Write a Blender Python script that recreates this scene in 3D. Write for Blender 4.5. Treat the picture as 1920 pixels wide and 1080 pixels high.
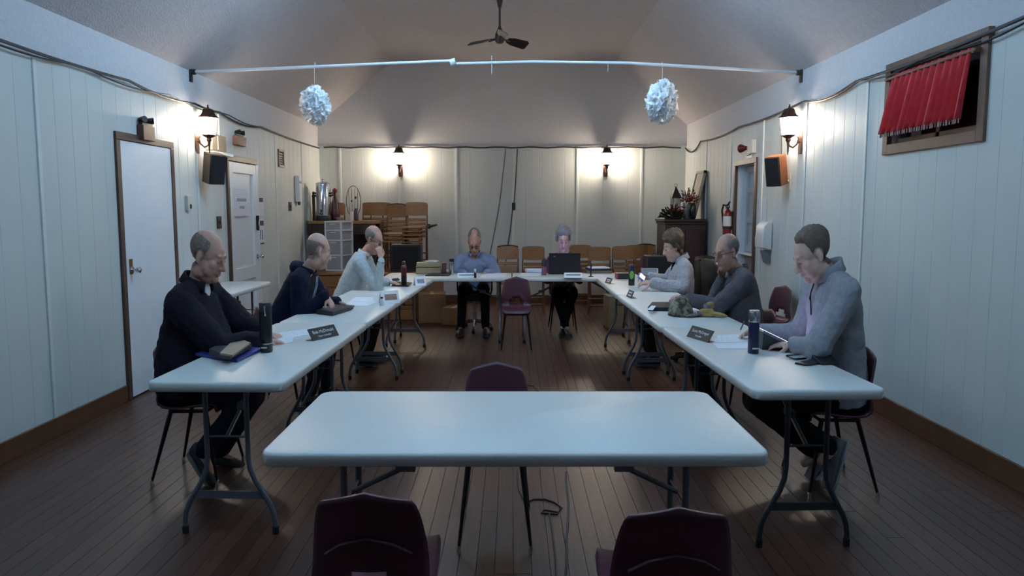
import bpy, bmesh, math, random
import numpy as np
from mathutils import Matrix, Vector, noise
for o in list(bpy.data.objects): bpy.data.objects.remove(o)
SC = bpy.context.scene
COL = SC.collection
PI = math.pi

# ------------------------------------------------------------------ camera
F = 1450.0; CH = 1.5; TH = math.atan(150/F)      # focal length in pixels of a 1920 frame, eye height, tilt
cd = bpy.data.cameras.new('camera'); cam = bpy.data.objects.new('camera', cd); COL.objects.link(cam)
cam.location = (0, 0, CH); cam.rotation_euler = (PI/2-TH, 0, 0)
cd.sensor_width = 36; cd.lens = F/1920*36; cd.clip_start = .05; cd.clip_end = 100
SC.camera = cam
# ------------------------------------------------------------------ world: night outside
W = bpy.data.worlds.new('night'); SC.world = W; W.use_nodes = True
W.node_tree.nodes['Background'].inputs[0].default_value = (.5, .6, .8, 1)
W.node_tree.nodes['Background'].inputs[1].default_value = .004
# ------------------------------------------------------------------ ceiling fluorescents (fixtures are built further down)
COOL = (.41, .70, 1.0); COOLW = 90.0      # colour and strength of the glowing tubes
FIX = [(-.95, 6.45), (.70, 6.45), (-.95, 2.4), (.70, 2.4)]
FIXPOW = [1.1, .85, .92, .80]
CEIL_Z = 3.75; WALL_Z = 2.78; XL = -3.02; XR = 2.72; YB = 12.2; YF = -3.0
LANTERN_W = 125.0                                 # emission strength of lantern glass
SC.view_settings.view_transform = 'Standard'; SC.view_settings.look = 'None'
SC.view_settings.gamma = 1; SC.view_settings.exposure = 0.0; SC.view_settings.use_curve_mapping = False
SQ = .77      # the photograph shows everything narrowed sideways; widths along X are built with this factor

# ------------------------------------------------------------------ helpers
_c, _s = math.cos(TH), math.sin(TH)
def ray(x, y):
    u = (x-960)/F; v = (540-y)/F
    return Vector((u, _c+v*_s, -_s+v*_c))
EYE = Vector((0, 0, CH))
def at(x, y, Y): d = ray(x, y); return EYE+d*(Y/d.y)
def onz(x, y, z): d = ray(x, y); return EYE+d*((z-CH)/d.z)
def onx(x, y, X): d = ray(x, y); return EYE+d*(X/d.x)
def lin(c):
    c = [v/255 for v in c]
    return tuple(v/12.92 if v <= .04045 else ((v+.055)/1.055)**2.4 for v in c)
def RZ(a): return Matrix.Rotation(a, 3, 'Z')
def RX(a): return Matrix.Rotation(a, 3, 'X')
def RY(a): return Matrix.Rotation(a, 3, 'Y')
SQM = Matrix(((SQ, 0, 0), (0, 1, 0), (0, 0, 1)))

MATS = {}
def mat(name, rgb, rough=.5, metal=0., var=.08, scale=6., bump=0., bscale=60., emit=None, estr=0., spec=.5, stretch=(1, 1, 1), trans=0., sheen=0., rand=0.):
    if name in MATS: return MATS[name]
    m = bpy.data.materials.new(name); m.use_nodes = True; nt = m.node_tree; nd = nt.nodes; lk = nt.links
    b = nd['Principled BSDF']; c = lin(rgb)
    b.inputs['Roughness'].default_value = rough; b.inputs['Metallic'].default_value = metal
    b.inputs['Specular IOR Level'].default_value = spec
    if trans: b.inputs['Transmission Weight'].default_value = trans
    if sheen: b.inputs['Sheen Weight'].default_value = sheen
    tc = nd.new('ShaderNodeTexCoord'); mp = nd.new('ShaderNodeMapping'); mp.inputs['Scale'].default_value = stretch
    lk.new(tc.outputs['Object'], mp.inputs[0])
    n = nd.new('ShaderNodeTexNoise'); n.inputs['Scale'].default_value = scale; n.inputs['Detail'].default_value = 4
    lk.new(mp.outputs[0], n.inputs['Vector'])
    r = nd.new('ShaderNodeValToRGB'); r.color_ramp.elements[0].position = .3; r.color_ramp.elements[1].position = .7
    r.color_ramp.elements[0].color = (*[v*(1-var) for v in c], 1); r.color_ramp.elements[1].color = (*[min(1, v*(1+var)) for v in c], 1)
    lk.new(n.outputs['Fac'], r.inputs[0])
    out = r.outputs[0]
    if rand:
        oi = nd.new('ShaderNodeObjectInfo'); hs = nd.new('ShaderNodeHueSaturation'); mr = nd.new('ShaderNodeMapRange')
        mr.inputs[3].default_value = 1-rand; mr.inputs[4].default_value = 1+rand
        lk.new(oi.outputs['Random'], mr.inputs[0]); lk.new(mr.outputs[0], hs.inputs['Value']); lk.new(out, hs.inputs['Color']); out = hs.outputs[0]
    lk.new(out, b.inputs['Base Color'])
    if bump:
        n2 = nd.new('ShaderNodeTexNoise'); n2.inputs['Scale'].default_value = bscale; n2.inputs['Detail'].default_value = 3
        lk.new(mp.outputs[0], n2.inputs['Vector'])
        bp = nd.new('ShaderNodeBump'); bp.inputs['Strength'].default_value = bump; bp.inputs['Distance'].default_value = .01
        lk.new(n2.outputs['Fac'], bp.inputs['Height']); lk.new(bp.outputs[0], b.inputs['Normal'])
    if emit:
        b.inputs['Emission Color'].default_value = (*lin(emit), 1); b.inputs['Emission Strength'].default_value = estr
    MATS[name] = m; return m

def paper_mat(name, base=(235, 235, 235), ink=(70, 70, 80), rows=14., amount=.5, ax='Y'):
    if name in MATS: return MATS[name]
    m = mat(name, base, .7, var=.02); nt = m.node_tree; nd = nt.nodes; lk = nt.links; b = nd['Principled BSDF']
    src = b.inputs['Base Color'].links[0].from_socket
    tc = nd.new('ShaderNodeTexCoord'); w = nd.new('ShaderNodeTexWave'); w.wave_type = 'BANDS'; w.bands_direction = ax
    w.inputs['Scale'].default_value = rows/3.14; lk.new(tc.outputs['Generated'], w.inputs['Vector'])
    n = nd.new('ShaderNodeTexNoise'); n.inputs['Scale'].default_value = 22; lk.new(tc.outputs['Generated'], n.inputs['Vector'])
    a = nd.new('ShaderNodeMath'); a.operation = 'GREATER_THAN'; a.inputs[1].default_value = .72; lk.new(w.outputs['Fac'], a.inputs[0])
    g = nd.new('ShaderNodeMath'); g.operation = 'GREATER_THAN'; g.inputs[1].default_value = .5; lk.new(n.outputs['Fac'], g.inputs[0])
    mu = nd.new('ShaderNodeMath'); mu.operation = 'MULTIPLY'; lk.new(a.outputs[0], mu.inputs[0]); lk.new(g.outputs[0], mu.inputs[1])
    m2 = nd.new('ShaderNodeMath'); m2.operation = 'MULTIPLY'; m2.inputs[1].default_value = amount; lk.new(mu.outputs[0], m2.inputs[0])
    mx = nd.new('ShaderNodeMix'); mx.data_type = 'RGBA'; lk.new(m2.outputs[0], mx.inputs[0]); lk.new(src, mx.inputs[6]); mx.inputs[7].default_value = (*lin(ink), 1)
    lk.new(mx.outputs[2], b.inputs['Base Color']); return m

class MB:
    def __init__(s): s.v = []; s.f = []
    def add(s, vs, fs):
        k = len(s.v); s.v += [Vector(p) for p in vs]; s.f += [tuple(i+k for i in f) for f in fs]; return s
    def box(s, c, d, R=None, top=None):
        c = Vector(c); hx, hy, hz = d[0]/2, d[1]/2, d[2]/2; t = top or (1, 1); vs = []
        for z in (-1, 1):
            k = (1, 1) if z < 0 else t
            for x, y in ((-1, -1), (1, -1), (1, 1), (-1, 1)):
                p = Vector((x*hx*k[0], y*hy*k[1], z*hz)); vs.append(c+(R@p if R else p))
        return s.add(vs, [(3, 2, 1, 0), (4, 5, 6, 7), (0, 1, 5, 4), (1, 2, 6, 5), (2, 3, 7, 6), (3, 0, 4, 7)])
    def tube(s, pts, r, n=8, caps=True, flat=1.0):
        pts = [Vector(p) for p in pts]; N = len(pts)
        if not hasattr(r, '__len__'): r = [r]*N
        up = None; vs = []; fs = []
        for i, p in enumerate(pts):
            t = (pts[min(i+1, N-1)]-pts[max(i-1, 0)]).normalized()
            if up is None:
                up = Vector((0, 0, 1)) if abs(t.z) < .9 else Vector((0, 1, 0))
            a = t.cross(up).normalized(); b = a.cross(t).normalized(); up = b
            for k in range(n):
                q = 2*PI*k/n; vs.append(p+a*(r[i]*math.cos(q))+b*(r[i]*math.sin(q)*flat))
        for i in range(N-1):
            for k in range(n):
                fs.append((i*n+k, i*n+(k+1) % n, (i+1)*n+(k+1) % n, (i+1)*n+k))
        if caps: fs += [tuple(range(n-1, -1, -1)), tuple((N-1)*n+k for k in range(n))]
        return s.add(vs, fs)
    def lathe(s, prof, c=(0, 0, 0), n=20, M=None, sx=1., ph=0.):
        c = Vector(c); vs = []; fs = []; N = len(prof)
        for r, z in prof:
            for k in range(n):
                a = 2*PI*k/n+ph; p = Vector((r*math.cos(a)*sx, r*math.sin(a), z)); vs.append(c+(M@p if M else p))
        for i in range(N-1):
            for k in range(n): fs.append((i*n+k, i*n+(k+1) % n, (i+1)*n+(k+1) % n, (i+1)*n+k))
        fs += [tuple(range(n-1, -1, -1)), tuple((N-1)*n+k for k in range(n))]
        return s.add(vs, fs)
    def prism(s, poly, h, M=None, c=(0, 0, 0)):     # polygon in local XY, extruded 0..h along local Z
        c = Vector(c); n = len(poly); h0, h1 = (0, h) if not hasattr(h, '__len__') else h
        vs = [Vector((x, y, h0)) for x, y in poly]+[Vector((x, y, h1)) for x, y in poly]
        vs = [c+(M@p if M else p) for p in vs]
        return s.add(vs, [tuple(range(n-1, -1, -1)), tuple(range(n, 2*n))]+[(i, (i+1) % n, n+(i+1) % n, n+i) for i in range(n)])
    def ell(s, c, r, R=None, n=16, m=10):
        c = Vector(c); vs = []; fs = []
        if not hasattr(r, '__len__'): r = (r, r, r)
        for i in range(1, m):
            th = PI*i/m
            for k in range(n):
                ph = 2*PI*k/n; p = Vector((r[0]*math.sin(th)*math.cos(ph), r[1]*math.sin(th)*math.sin(ph), r[2]*math.cos(th))); vs.append(c+(R@p if R else p))
        a = len(vs); p = Vector((0, 0, r[2])); vs.append(c+(R@p if R else p)); p = -p; vs.append(c+(R@p if R else p))
        for i in range(m-2):
            for k in range(n): fs.append((i*n+k, (i+1)*n+k, (i+1)*n+(k+1) % n, i*n+(k+1) % n))
        for k in range(n): fs.append((a, k, (k+1) % n)); fs.append((a+1, (m-2)*n+(k+1) % n, (m-2)*n+k))
        return s.add(vs, fs)
    def cap(s, a, b, ra, rb, n=12):                  # tapered capsule
        a = Vector(a); b = Vector(b); d = (b-a); L = d.length
        if L < 1e-6: return s.ell(a, ra)
        d /= L; pts = []; rs = []
        for q in (80, 55, 30): q = math.radians(q); pts.append(a-d*ra*math.sin(q)); rs.append(ra*math.cos(q))
        pts += [a, b]; rs += [ra, rb]
        for q in (30, 55, 80): q = math.radians(q); pts.append(b+d*rb*math.sin(q)); rs.append(rb*math.cos(q))
        return s.tube(pts, rs, n)
    def loft(s, rings):
        n = len(rings[0]); vs = [p for r in rings for p in r]; fs = []
        for i in range(len(rings)-1):
            for k in range(n): fs.append((i*n+k, i*n+(k+1) % n, (i+1)*n+(k+1) % n, (i+1)*n+k))
        m = (len(rings)-1)*n
        fs += [tuple(range(n-1, -1, -1)), tuple(m+k for k in range(n))]
        return s.add(vs, fs)
    def tf(s, M, t=(0, 0, 0)):
        t = Vector(t); s.v = [M@p+t for p in s.v]; return s
    def join(s, o): return s.add(o.v, o.f)

def to_mesh(name, mb, org=(0, 0, 0)):
    org = Vector(org); me = bpy.data.meshes.new(name); me.from_pydata([tuple(p-org) for p in mb.v], [], mb.f)
    bm = bmesh.new(); bm.from_mesh(me); bmesh.ops.recalc_face_normals(bm, faces=bm.faces); bm.to_mesh(me); bm.free(); return me
ORG = {}
def obj(name, mb, m, parent=None, smooth=35, bevel=0., solid=0., org=None, sub=0):
    """link one mesh object; builder coordinates are world coordinates unless the parent was made with local=True"""
    if parent is not None: o0 = ORG[parent.name]
    elif org is not None: o0 = Vector(org)
    else:
        xs = [p.x for p in mb.v]; ys = [p.y for p in mb.v]; zs = [p.z for p in mb.v]
        o0 = Vector(((min(xs)+max(xs))/2, (min(ys)+max(ys))/2, min(zs)))
    me = to_mesh(name, mb, o0); me.materials.append(m)
    o = bpy.data.objects.new(name, me); COL.objects.link(o); ORG[o.name] = o0
    if parent is not None: o.parent = parent
    else: o.location = o0
    if smooth: me.shade_smooth(); me.set_sharp_from_angle(angle=math.radians(smooth))
    if bevel:
        b = o.modifiers.new('bevel', 'BEVEL'); b.width = bevel; b.segments = 2; b.limit_method = 'ANGLE'; b.angle_limit = math.radians(40)
    if sub:
        b = o.modifiers.new('sub', 'SUBSURF'); b.levels = sub; b.render_levels = sub
    if solid:
        b = o.modifiers.new('solid', 'SOLIDIFY'); b.thickness = solid; b.offset = 0
    return o
def tag(o, label, cat, group=None):
    o['label'] = label; o['category'] = cat
    if group: o['group'] = group
    return o
def thing(name, label, cat, loc=(0, 0, 0), group=None, local=False):
    o = bpy.data.objects.new(name, None); COL.objects.link(o); o.location = loc; o.empty_display_size = .1
    ORG[o.name] = Vector((0, 0, 0)) if local else Vector(loc)
    return tag(o, label, cat, group)
def struct(name, mb, m, **k):
    o = obj(name, mb, m, org=k.pop('org', (0, 0, 0)), **k); o['kind'] = 'structure'; return o
def dup(root, loc, label, group=None):
    r = root.copy(); COL.objects.link(r); r.location = loc; r['label'] = label
    if group: r['group'] = group
    for ch in list(root.children):
        c2 = ch.copy(); COL.objects.link(c2); c2.parent = r
        for g in list(ch.children):
            d = g.copy(); COL.objects.link(d); d.parent = c2
    return r
def text_mesh(name, body, size, m, parent, M, loc, ext=.0006):
    cu = bpy.data.curves.new(name, 'FONT'); cu.body = body; cu.size = size; cu.align_x = 'CENTER'; cu.align_y = 'CENTER'; cu.extrude = ext; cu.resolution_u = 2
    t = bpy.data.objects.new(name+'_src', cu); COL.objects.link(t)
    bpy.context.view_layer.update()
    me = bpy.data.meshes.new_from_object(t.evaluated_get(bpy.context.evaluated_depsgraph_get()))
    bpy.data.objects.remove(t); bpy.data.curves.remove(cu)
    L = Vector(loc)-ORG[parent.name]
    for v in me.vertices: v.co = M@v.co+L
    me.materials.clear(); me.materials.append(m); me.name = name
    o = bpy.data.objects.new(name, me); COL.objects.link(o); o.parent = parent; ORG[o.name] = ORG[parent.name]
    return o
# ------------------------------------------------------------------ materials of the room
M_floor = mat('oiled_floor_boards', (74, 44, 33), .36, var=.35, scale=5, stretch=(14, .8, 1), bump=.05, bscale=30, rand=.22)
M_sub = mat('subfloor', (30, 22, 18), .8)
M_panel = mat('painted_wall_panel', (203, 206, 202), .55, var=.03, scale=2, bump=.15, bscale=40, stretch=(1, 1, .12))
M_batten = mat('painted_batten', (216, 218, 214), .5, var=.03)
M_plaster = mat('stippled_plaster', (204, 202, 204), .85, var=.04, scale=30, bump=.55, bscale=70)
M_ceil = mat('stippled_ceiling', (186, 181, 184), .9, var=.05, scale=18, bump=.7, bscale=55)
M_door = mat('white_door_paint', (225, 228, 232), .4, var=.02)
M_trim = mat('brown_door_trim', (76, 54, 46), .45, var=.12, scale=10)
M_base = mat('varnished_baseboard', (92, 58, 36), .4, var=.2, scale=8, stretch=(6, 1, 6))
M_chrome = mat('chrome', (215, 215, 220), .18, 1.0, var=.02)
M_steel = mat('brushed_steel', (190, 192, 198), .22, 1.0, var=.03)
M_black = mat('black_plastic', (22, 22, 25), .45, var=.15)
M_white = mat('white_plastic', (225, 226, 226), .4, var=.02)
M_cream = mat('cream_plastic', (205, 200, 188), .5, var=.04)
M_cable = mat('dark_cable', (52, 50, 54), .6, var=.1)
M_glass = mat('window_glass', (20, 24, 30), .05, var=.02)
# ------------------------------------------------------------------ floor
mb = MB().box(((XL+XR)/2, (YF+YB)/2, -.06), (XR-XL+.3, YB-YF+.3, .08))
floor = struct('floor', mb, M_sub, smooth=0)
random.seed(3)
PW = (XR-XL)/74; pm = {}
for i in range(74):
    y = YF; first = True
    while y < YB-.01:
        L = random.choice((3.2, 3.8, 4.4, 5.0)); L = L*random.choice((.45, .7, 1)) if first else L; first = False
        if YB-(y+L) < 1.4: L = YB-y
        L = round(L, 2)
        if L not in pm:
            me = to_mesh('plank', MB().box((0, 0, 0), (PW-.0022, L-.0025, .02))); me.materials.append(M_floor); pm[L] = me
        o = bpy.data.objects.new('plank', pm[L]); COL.objects.link(o); o.parent = floor
        o.location = (XL+PW*(i+.5), y+L/2, -.01+random.uniform(-.0006, .0)); y += L
# ------------------------------------------------------------------ walls: slab, boards of grooved panelling, battens over the seams
PZ = 2.46           # top of the panelling
def groove_panel(u0, u1, z0, z1, th=.014):
    """panel in local (u, depth, z); v-grooves about every 20 cm"""
    n = max(1, round((u1-u0)/.2)); pts = [(u0, 0), (u0, th)]
    for k in range(1, n):
        g = u0+(u1-u0)*k/n; pts += [(g-.004, th), (g, th-.0025), (g+.004, th)]
    pts += [(u1, th), (u1, 0)]
    vs = [(u, d, z) for z in (z0, z1) for u, d in pts]; N = len(pts)
    fs = [tuple(range(N)), tuple(range(2*N-1, N-1, -1))]+[(i, (i+1) % N, N+(i+1) % N, N+i) for i in range(N)]
    return MB().add(vs, fs)
def wall_boards(wall, place, seams, holes, hide=()):
    """seams: sorted u positions; holes: (u0,u1,ztop) door openings or (u0,u1,z0,z1) windows"""
    for a, b in zip(seams[:-1], seams[1:]):
        cuts = sorted({a, b}|{q for h in holes for q in h[:2] if a < q < b})
        for u0, u1 in zip(cuts[:-1], cuts[1:]):
            mid = (u0+u1)/2; spans = [(.0, PZ)]
            for h in holes:
                if h[0] < mid < h[1]: spans = [(h[2], PZ)] if len(h) == 3 else [(.0, h[2]), (h[3], PZ)]
            for z0, z1 in spans:
                if u1-u0 > .03: obj('panel', groove_panel(u0+.001, u1-.001, z0, z1).tf(*place), M_panel, wall, smooth=20)
        if not any(h[0] < a < h[1] for h in holes):
            obj('batten', MB().box((a, .018, PZ/2), (.034, .014, PZ-.01)).tf(*place), M_batten, wall, bevel=.003)
T_ = .14
D1 = (5.98, 6.86, 2.02); D2 = (8.24, 9.10, 2.0); D3 = (8.66, 9.40, 2.0); WN = (4.55, 5.62, 1.95, 2.47)
wl = struct('wall_left', MB().box((XL-T_/2, (YF+YB)/2, WALL_Z/2), (T_, YB-YF+2*T_, WALL_Z)), M_plaster, smooth=0)
PL = (Matrix(((0, 1, 0), (1, 0, 0), (0, 0, 1))), (XL, 0, 0))
wall_boards(wl, PL, [-2.47+1.24*k for k in range(12)]+[YB], [D1, D2])
obj('batten', MB().box((XL+.018, 8.05, 2.2), (.014, .03, .5)), M_batten, wl, bevel=.003)
# right wall is made of pieces around the door recess and the window
wr = MB()
def wr_box(y0, y1, z0, z1): wr.box((XR+T_/2, (y0+y1)/2, (z0+z1)/2), (T_, y1-y0, z1-z0))
wr_box(YF-T_, WN[0], 0, WALL_Z); wr_box(WN[0], WN[1], 0, WN[2]); wr_box(WN[0], WN[1], WN[3], WALL_Z)
wr_box(WN[1], D3[0], 0, WALL_Z); wr_box(D3[0], D3[1], D3[2], WALL_Z); wr_box(D3[1], YB+T_, 0, WALL_Z)
wrt = struct('wall_right', wr, M_plaster, smooth=0)
PR = (Matrix(((0, -1, 0), (1, 0, 0), (0, 0, 1))), (XR, 0, 0))
wall_boards(wrt, PR, [-2.55+1.22*k for k in range(12)]+[YB], [D3, WN])
# gable ends: trapezoid walls
KL, KR = -1.86, 1.60
def gable(y, name):
    poly = [(XL-T_, 0), (XR+T_, 0), (XR+T_, WALL_Z), (XR, WALL_Z), (KR, CEIL_Z+.0), (KL, CEIL_Z+.0), (XL, WALL_Z), (XL-T_, WALL_Z)]
    M = Matrix(((1, 0, 0), (0, 0, 1), (0, 1, 0)))
    return struct(name, MB().prism(poly, (y, y+T_), M), M_plaster, smooth=0)
wb = gable(YB, 'wall_back'); gable(YF-T_, 'wall_front')
PBk = (Matrix(((1, 0, 0), (0, -1, 0), (0, 0, 1))), (0, YB, 0))
wall_boards(wb, PBk, [XL+.001, -2.68, -1.77, -.87, .01, 1.02, 2.02, XR-.001], [])
# ceiling: two slopes and a flat middle, thick slab
MY = Matrix(((1, 0, 0), (0, 0, 1), (0, 1, 0)))
struct('ceiling', MB().prism([(KL, CEIL_Z), (KR, CEIL_Z), (KR, CEIL_Z+.2), (KL, CEIL_Z+.2)], (YF-T_, YB+T_), MY), M_ceil, smooth=0)
struct('ceiling', MB().prism([(XL, WALL_Z), (KL, CEIL_Z), (KL, CEIL_Z+.2), (XL-T_, CEIL_Z+.2), (XL-T_, WALL_Z)], (YF-T_, YB+T_), MY), M_ceil, smooth=0)
struct('ceiling', MB().prism([(KR, CEIL_Z), (XR, WALL_Z), (XR+T_, WALL_Z), (XR+T_, CEIL_Z+.2), (KR, CEIL_Z+.2)], (YF-T_, YB+T_), MY), M_ceil, smooth=0)
# baseboards
def base(name, c, d): o = struct(name, MB().box(c, d), M_base, smooth=0, bevel=.004)
base('baseboard_left', (XL+.024, (D1[1]+.08+D2[0]-.08)/2, .065), (.02, D2[0]-D1[1]-.16, .13))
base('baseboard_left', (XL+.024, (YF+D1[0]-.08)/2, .065), (.02, D1[0]-.08-YF, .13))
base('baseboard_left', (XL+.024, (D2[1]+.08+10.2)/2, .065), (.02, 10.2-D2[1]-.08, .13))
base('baseboard_right', (XR-.024, (YF+D3[0]-.07)/2, .07), (.02, D3[0]-.07-YF, .14))
base('baseboard_right', (XR-.024, (D3[1]+.07+YB-.02)/2, .07), (.02, YB-D3[1]-.09, .14))
base('baseboard_back', ((XL+XR)/2, YB-.024, .065), (XR-XL-.08, .02, .13))
# ------------------------------------------------------------------ doors
def knob(parent, p, nx, m=M_chrome):
    R = Matrix(((0, 0, nx), (0, 1, 0), (1, 0, 0)))
    obj('door_knob', MB().lathe([(.030, 0), (.030, .006), (.011, .008), (.011, .035), (.020, .042), (.026, .055), (.024, .068), (.014, .074)], p, 16, R), m, parent)
def frame3(name, parent, X, nx, y0, y1, zt, w, th, m):
    x = X+nx*th/2
    obj(name, MB().box((x, y0-w/2, zt/2), (th, w, zt)), m, parent, bevel=.003)
    obj(name, MB().box((x, y1+w/2, zt/2), (th, w, zt)), m, parent, bevel=.003)
    obj(name, MB().box((x, (y0+y1)/2, zt+w/2), (th, y1-y0+2*w, w)), m, parent, bevel=.003)
d1 = struct('door_1', MB().box((XL+.014, (D1[0]+D1[1])/2, 1.015), (.028, D1[1]-D1[0]-.006, 2.0)), M_door, smooth=0, bevel=.002)
frame3('door_frame', d1, XL, 1, D1[0], D1[1], D1[2], .06, .034, M_trim)
knob(d1, onx(247, 506, XL+.028), 1)
obj('keyhole_plate', MB().box(onx(246, 500, XL+.03), (.004, .05, .12)), mat('brass', (150, 115, 60), .3, .9), d1)
# second door: rail-and-stile leaf with recessed panels
d2b = MB()
y0, y1 = D2[0]+.003, D2[1]-.003; x = XL+.018
for (a, b, z0, z1) in ((y0, y0+.11, .01, 1.99), (y1-.11, y1, .01, 1.99), (y0+.11, y1-.11, .01, .2), (y0+.11, y1-.11, 1.88, 1.99), (y0+.11, y1-.11, .70, .84)):
    d2b.box((x, (a+b)/2, (z0+z1)/2), (.036, b-a, z1-z0))
d2 = struct('door_2', d2b, M_door, smooth=0, bevel=.002)
for z0, z1 in ((.2, .70), (.84, 1.88)):
    obj('door_panel', MB().box((XL+.008, (y0+y1)/2, (z0+z1)/2), (.012, y1-y0-.22, z1-z0)), M_door, d2, bevel=.003)
obj('door_frame', MB().box((XL+.02, D2[0]-.025, 1.0), (.04, .05, 2.0)), M_trim, d2, bevel=.003)
obj('door_frame', MB().box((XL+.02, (D2[0]+D2[1])/2-.0, 2.03), (.04, D2[1]-D2[0]+.1, .06)), M_trim, d2, bevel=.003)
obj('door_frame', MB().box((XL+.02, D2[1]+.035, 1.0), (.04, .07, 2.0)), M_door, d2, bevel=.003)
knob(d2, (XL+.036, D2[1]-.05, onx(475, 481, XL).z), 1)
# third door: recessed six-panel upper leaf over a dark lower leaf with a ledge
M_leaf = mat('blue_grey_door', (176, 180, 188), .45, var=.02)
LX = XR+.10; ya, yb = D3[0], D3[1]; yw = yb-ya
db = MB(); st = .085; zs = [.98, 1.08, 1.24, 1.34, 1.66, 1.74, 1.88, 1.99]
for a, b in ((ya, ya+st), ((ya+yb)/2-st/2, (ya+yb)/2+st/2), (yb-st, yb)): db.box((LX+.02, (a+b)/2, 1.485), (.04, b-a, 1.01))
for z0, z1 in ((.98, 1.06), (1.32, 1.40), (1.68, 1.74), (1.92, 1.99)): db.box((LX+.02, (ya+yb)/2, (z0+z1)/2), (.039, yw, z1-z0))
d3 = struct('door_3', db, M_leaf, smooth=0, bevel=.002)
for k in range(2):
    for z0, z1 in ((1.06, 1.32), (1.40, 1.68), (1.74, 1.92)):
        a = ya+st+.0 if k == 0 else (ya+yb)/2+st/2; b = (ya+yb)/2-st/2 if k == 0 else yb-st
        obj('door_panel', MB().box((LX+.028, (a+b)/2, (z0+z1)/2), (.012, b-a, z1-z0)).box((LX+.022, (a+b)/2, (z0+z1)/2), (.006, b-a-.06, z1-z0-.06)), M_leaf, d3, bevel=.002)
obj('lower_leaf', MB().box((LX+.022, (ya+yb)/2, .48), (.036, yw, .94)), mat('grey_brown_leaf', (128, 122, 124), .5), d3, bevel=.002)
obj('ledge', MB().box((LX-.02, (ya+yb)/2, .96), (.11, yw, .025)), M_door, d3, bevel=.003)
obj('jamb', MB().box((XR+.06, yb+.0-.012, 1.0), (.10, .024, 2.0)), M_door, d3, bevel=.002)
obj('jamb', MB().box((XR+.06, ya+.012, 1.0), (.10, .024, 2.0)), M_door, d3, bevel=.002)
frame3('door_frame', d3, XR, -1, ya, yb, D3[2], .06, .036, M_trim)
knob(d3, (LX, ya+.06, 1.05), -1)
# window high in the right wall, night behind the glass
wy0, wy1, wz0, wz1 = WN
M_wfr = mat('brown_window_frame', (112, 84, 68), .5, var=.1)
wb_ = MB()
for (a, b, z0, z1) in ((wy0-.07, wy0, wz0-.07, wz1+.05), (wy1, wy1+.07, wz0-.07, wz1+.05), (wy0, wy1, wz0-.07, wz0), (wy0, wy1, wz1, wz1+.05)):
    wb_.box((XR-.012, (a+b)/2, (z0+z1)/2), (.045, b-a, z1-z0))
w1 = struct('window_1', wb_, M_wfr, smooth=0, bevel=.003)
obj('sash', MB().box((XR+.05, (wy0+wy1)/2, (wz0+wz1)/2), (.03, .04, wz1-wz0)).box((XR+.05, (wy0+wy1)/2, wz0+.02), (.03, wy1-wy0, .04)).box((XR+.05, (wy0+wy1)/2, wz1-.02), (.03, wy1-wy0, .04)), M_wfr, w1)
for k in range(2):
    a = wy0+k*(wy1-wy0)/2; obj('pane', MB().box((XR+.055, a+(wy1-wy0)/4, (wz0+wz1)/2), (.006, (wy1-wy0)/2-.04, wz1-wz0-.08)), M_glass, w1)
# red valance curtain: pleated cloth, flared towards the bottom
vs = []; fs = []; NU, NV = 72, 10
for j in range(NV+1):
    t = j/NV; z = 2.42-t*.40
    for i in range(NU+1):
        u = i/NU; y = 4.58+(.93+.08*t)*u; a = .010+.022*t
        vs.append((XR-.055-a*(1+math.sin(u*PI*24+.6*math.sin(9*u)))-.02*t, y, z))
for j in range(NV):
    for i in range(NU): k = j*(NU+1)+i; fs.append((k, k+1, k+NU+2, k+NU+1))
cu = thing('window_curtain', 'short red pleated valance curtain hanging over the high window on the right wall', 'curtain', (XR-.06, 5.1, 2.0))
obj('cloth', MB().add(vs, fs), mat('red_curtain_cloth', (190, 14, 28), .8, var=.15, scale=20, sheen=.3), cu, smooth=60, solid=.004)
obj('rod', MB().tube([(XR-.075, 4.52, 2.40), (XR-.075, 5.60, 2.40)], .009).box((XR-.0525, 4.55, 2.40), (.058, .02, .03)).box((XR-.0525, 5.58, 2.40), (.058, .02, .03)), M_wfr, cu)
fr = MB()
for i in range(80):
    y = 4.59+i*.0125; fr.box((XR-.115-.012*math.sin(i*.94), y, 2.008), (.005, .005, .028))
obj('fringe', fr, mat('pale_fringe', (190, 150, 140), .8), cu, smooth=0)
# ------------------------------------------------------------------ ceiling fixtures that carry the cool light
for i, (x, y) in enumerate(FIX):
    t = thing('fluorescent_fixture', 'flush white fluorescent strip fixture on the flat ceiling above the '+('left row of tables', 'right row of tables', 'camera on the left', 'camera on the right')[i], 'ceiling light', (x, y, CEIL_Z-.18), 'fluorescent strip fixtures')
    zt = CEIL_Z-.16; m = mat('glowing_tube_%d' % i, (240, 245, 250), .4, var=0)
    b_ = m.node_tree.nodes['Principled BSDF']; b_.inputs['Emission Color'].default_value = (*COOL, 1); b_.inputs['Emission Strength'].default_value = COOLW*FIXPOW[i]
    obj('housing', MB().box((x, y, CEIL_Z-.035), (.20, 1.3, .068)), M_white, t, bevel=.005)
    for s in (-1, 1):
        obj('tube', MB().tube([(x+s*.05, y-.6, zt), (x+s*.05, y+.6, zt)], .016, 10), m, t, smooth=60)
        obj('lamp_holder', MB().box((x+s*.05, y-.612, CEIL_Z-.115), (.03, .02, .12)).box((x+s*.05, y+.612, CEIL_Z-.115), (.03, .02, .12)), M_white, t)
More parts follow.
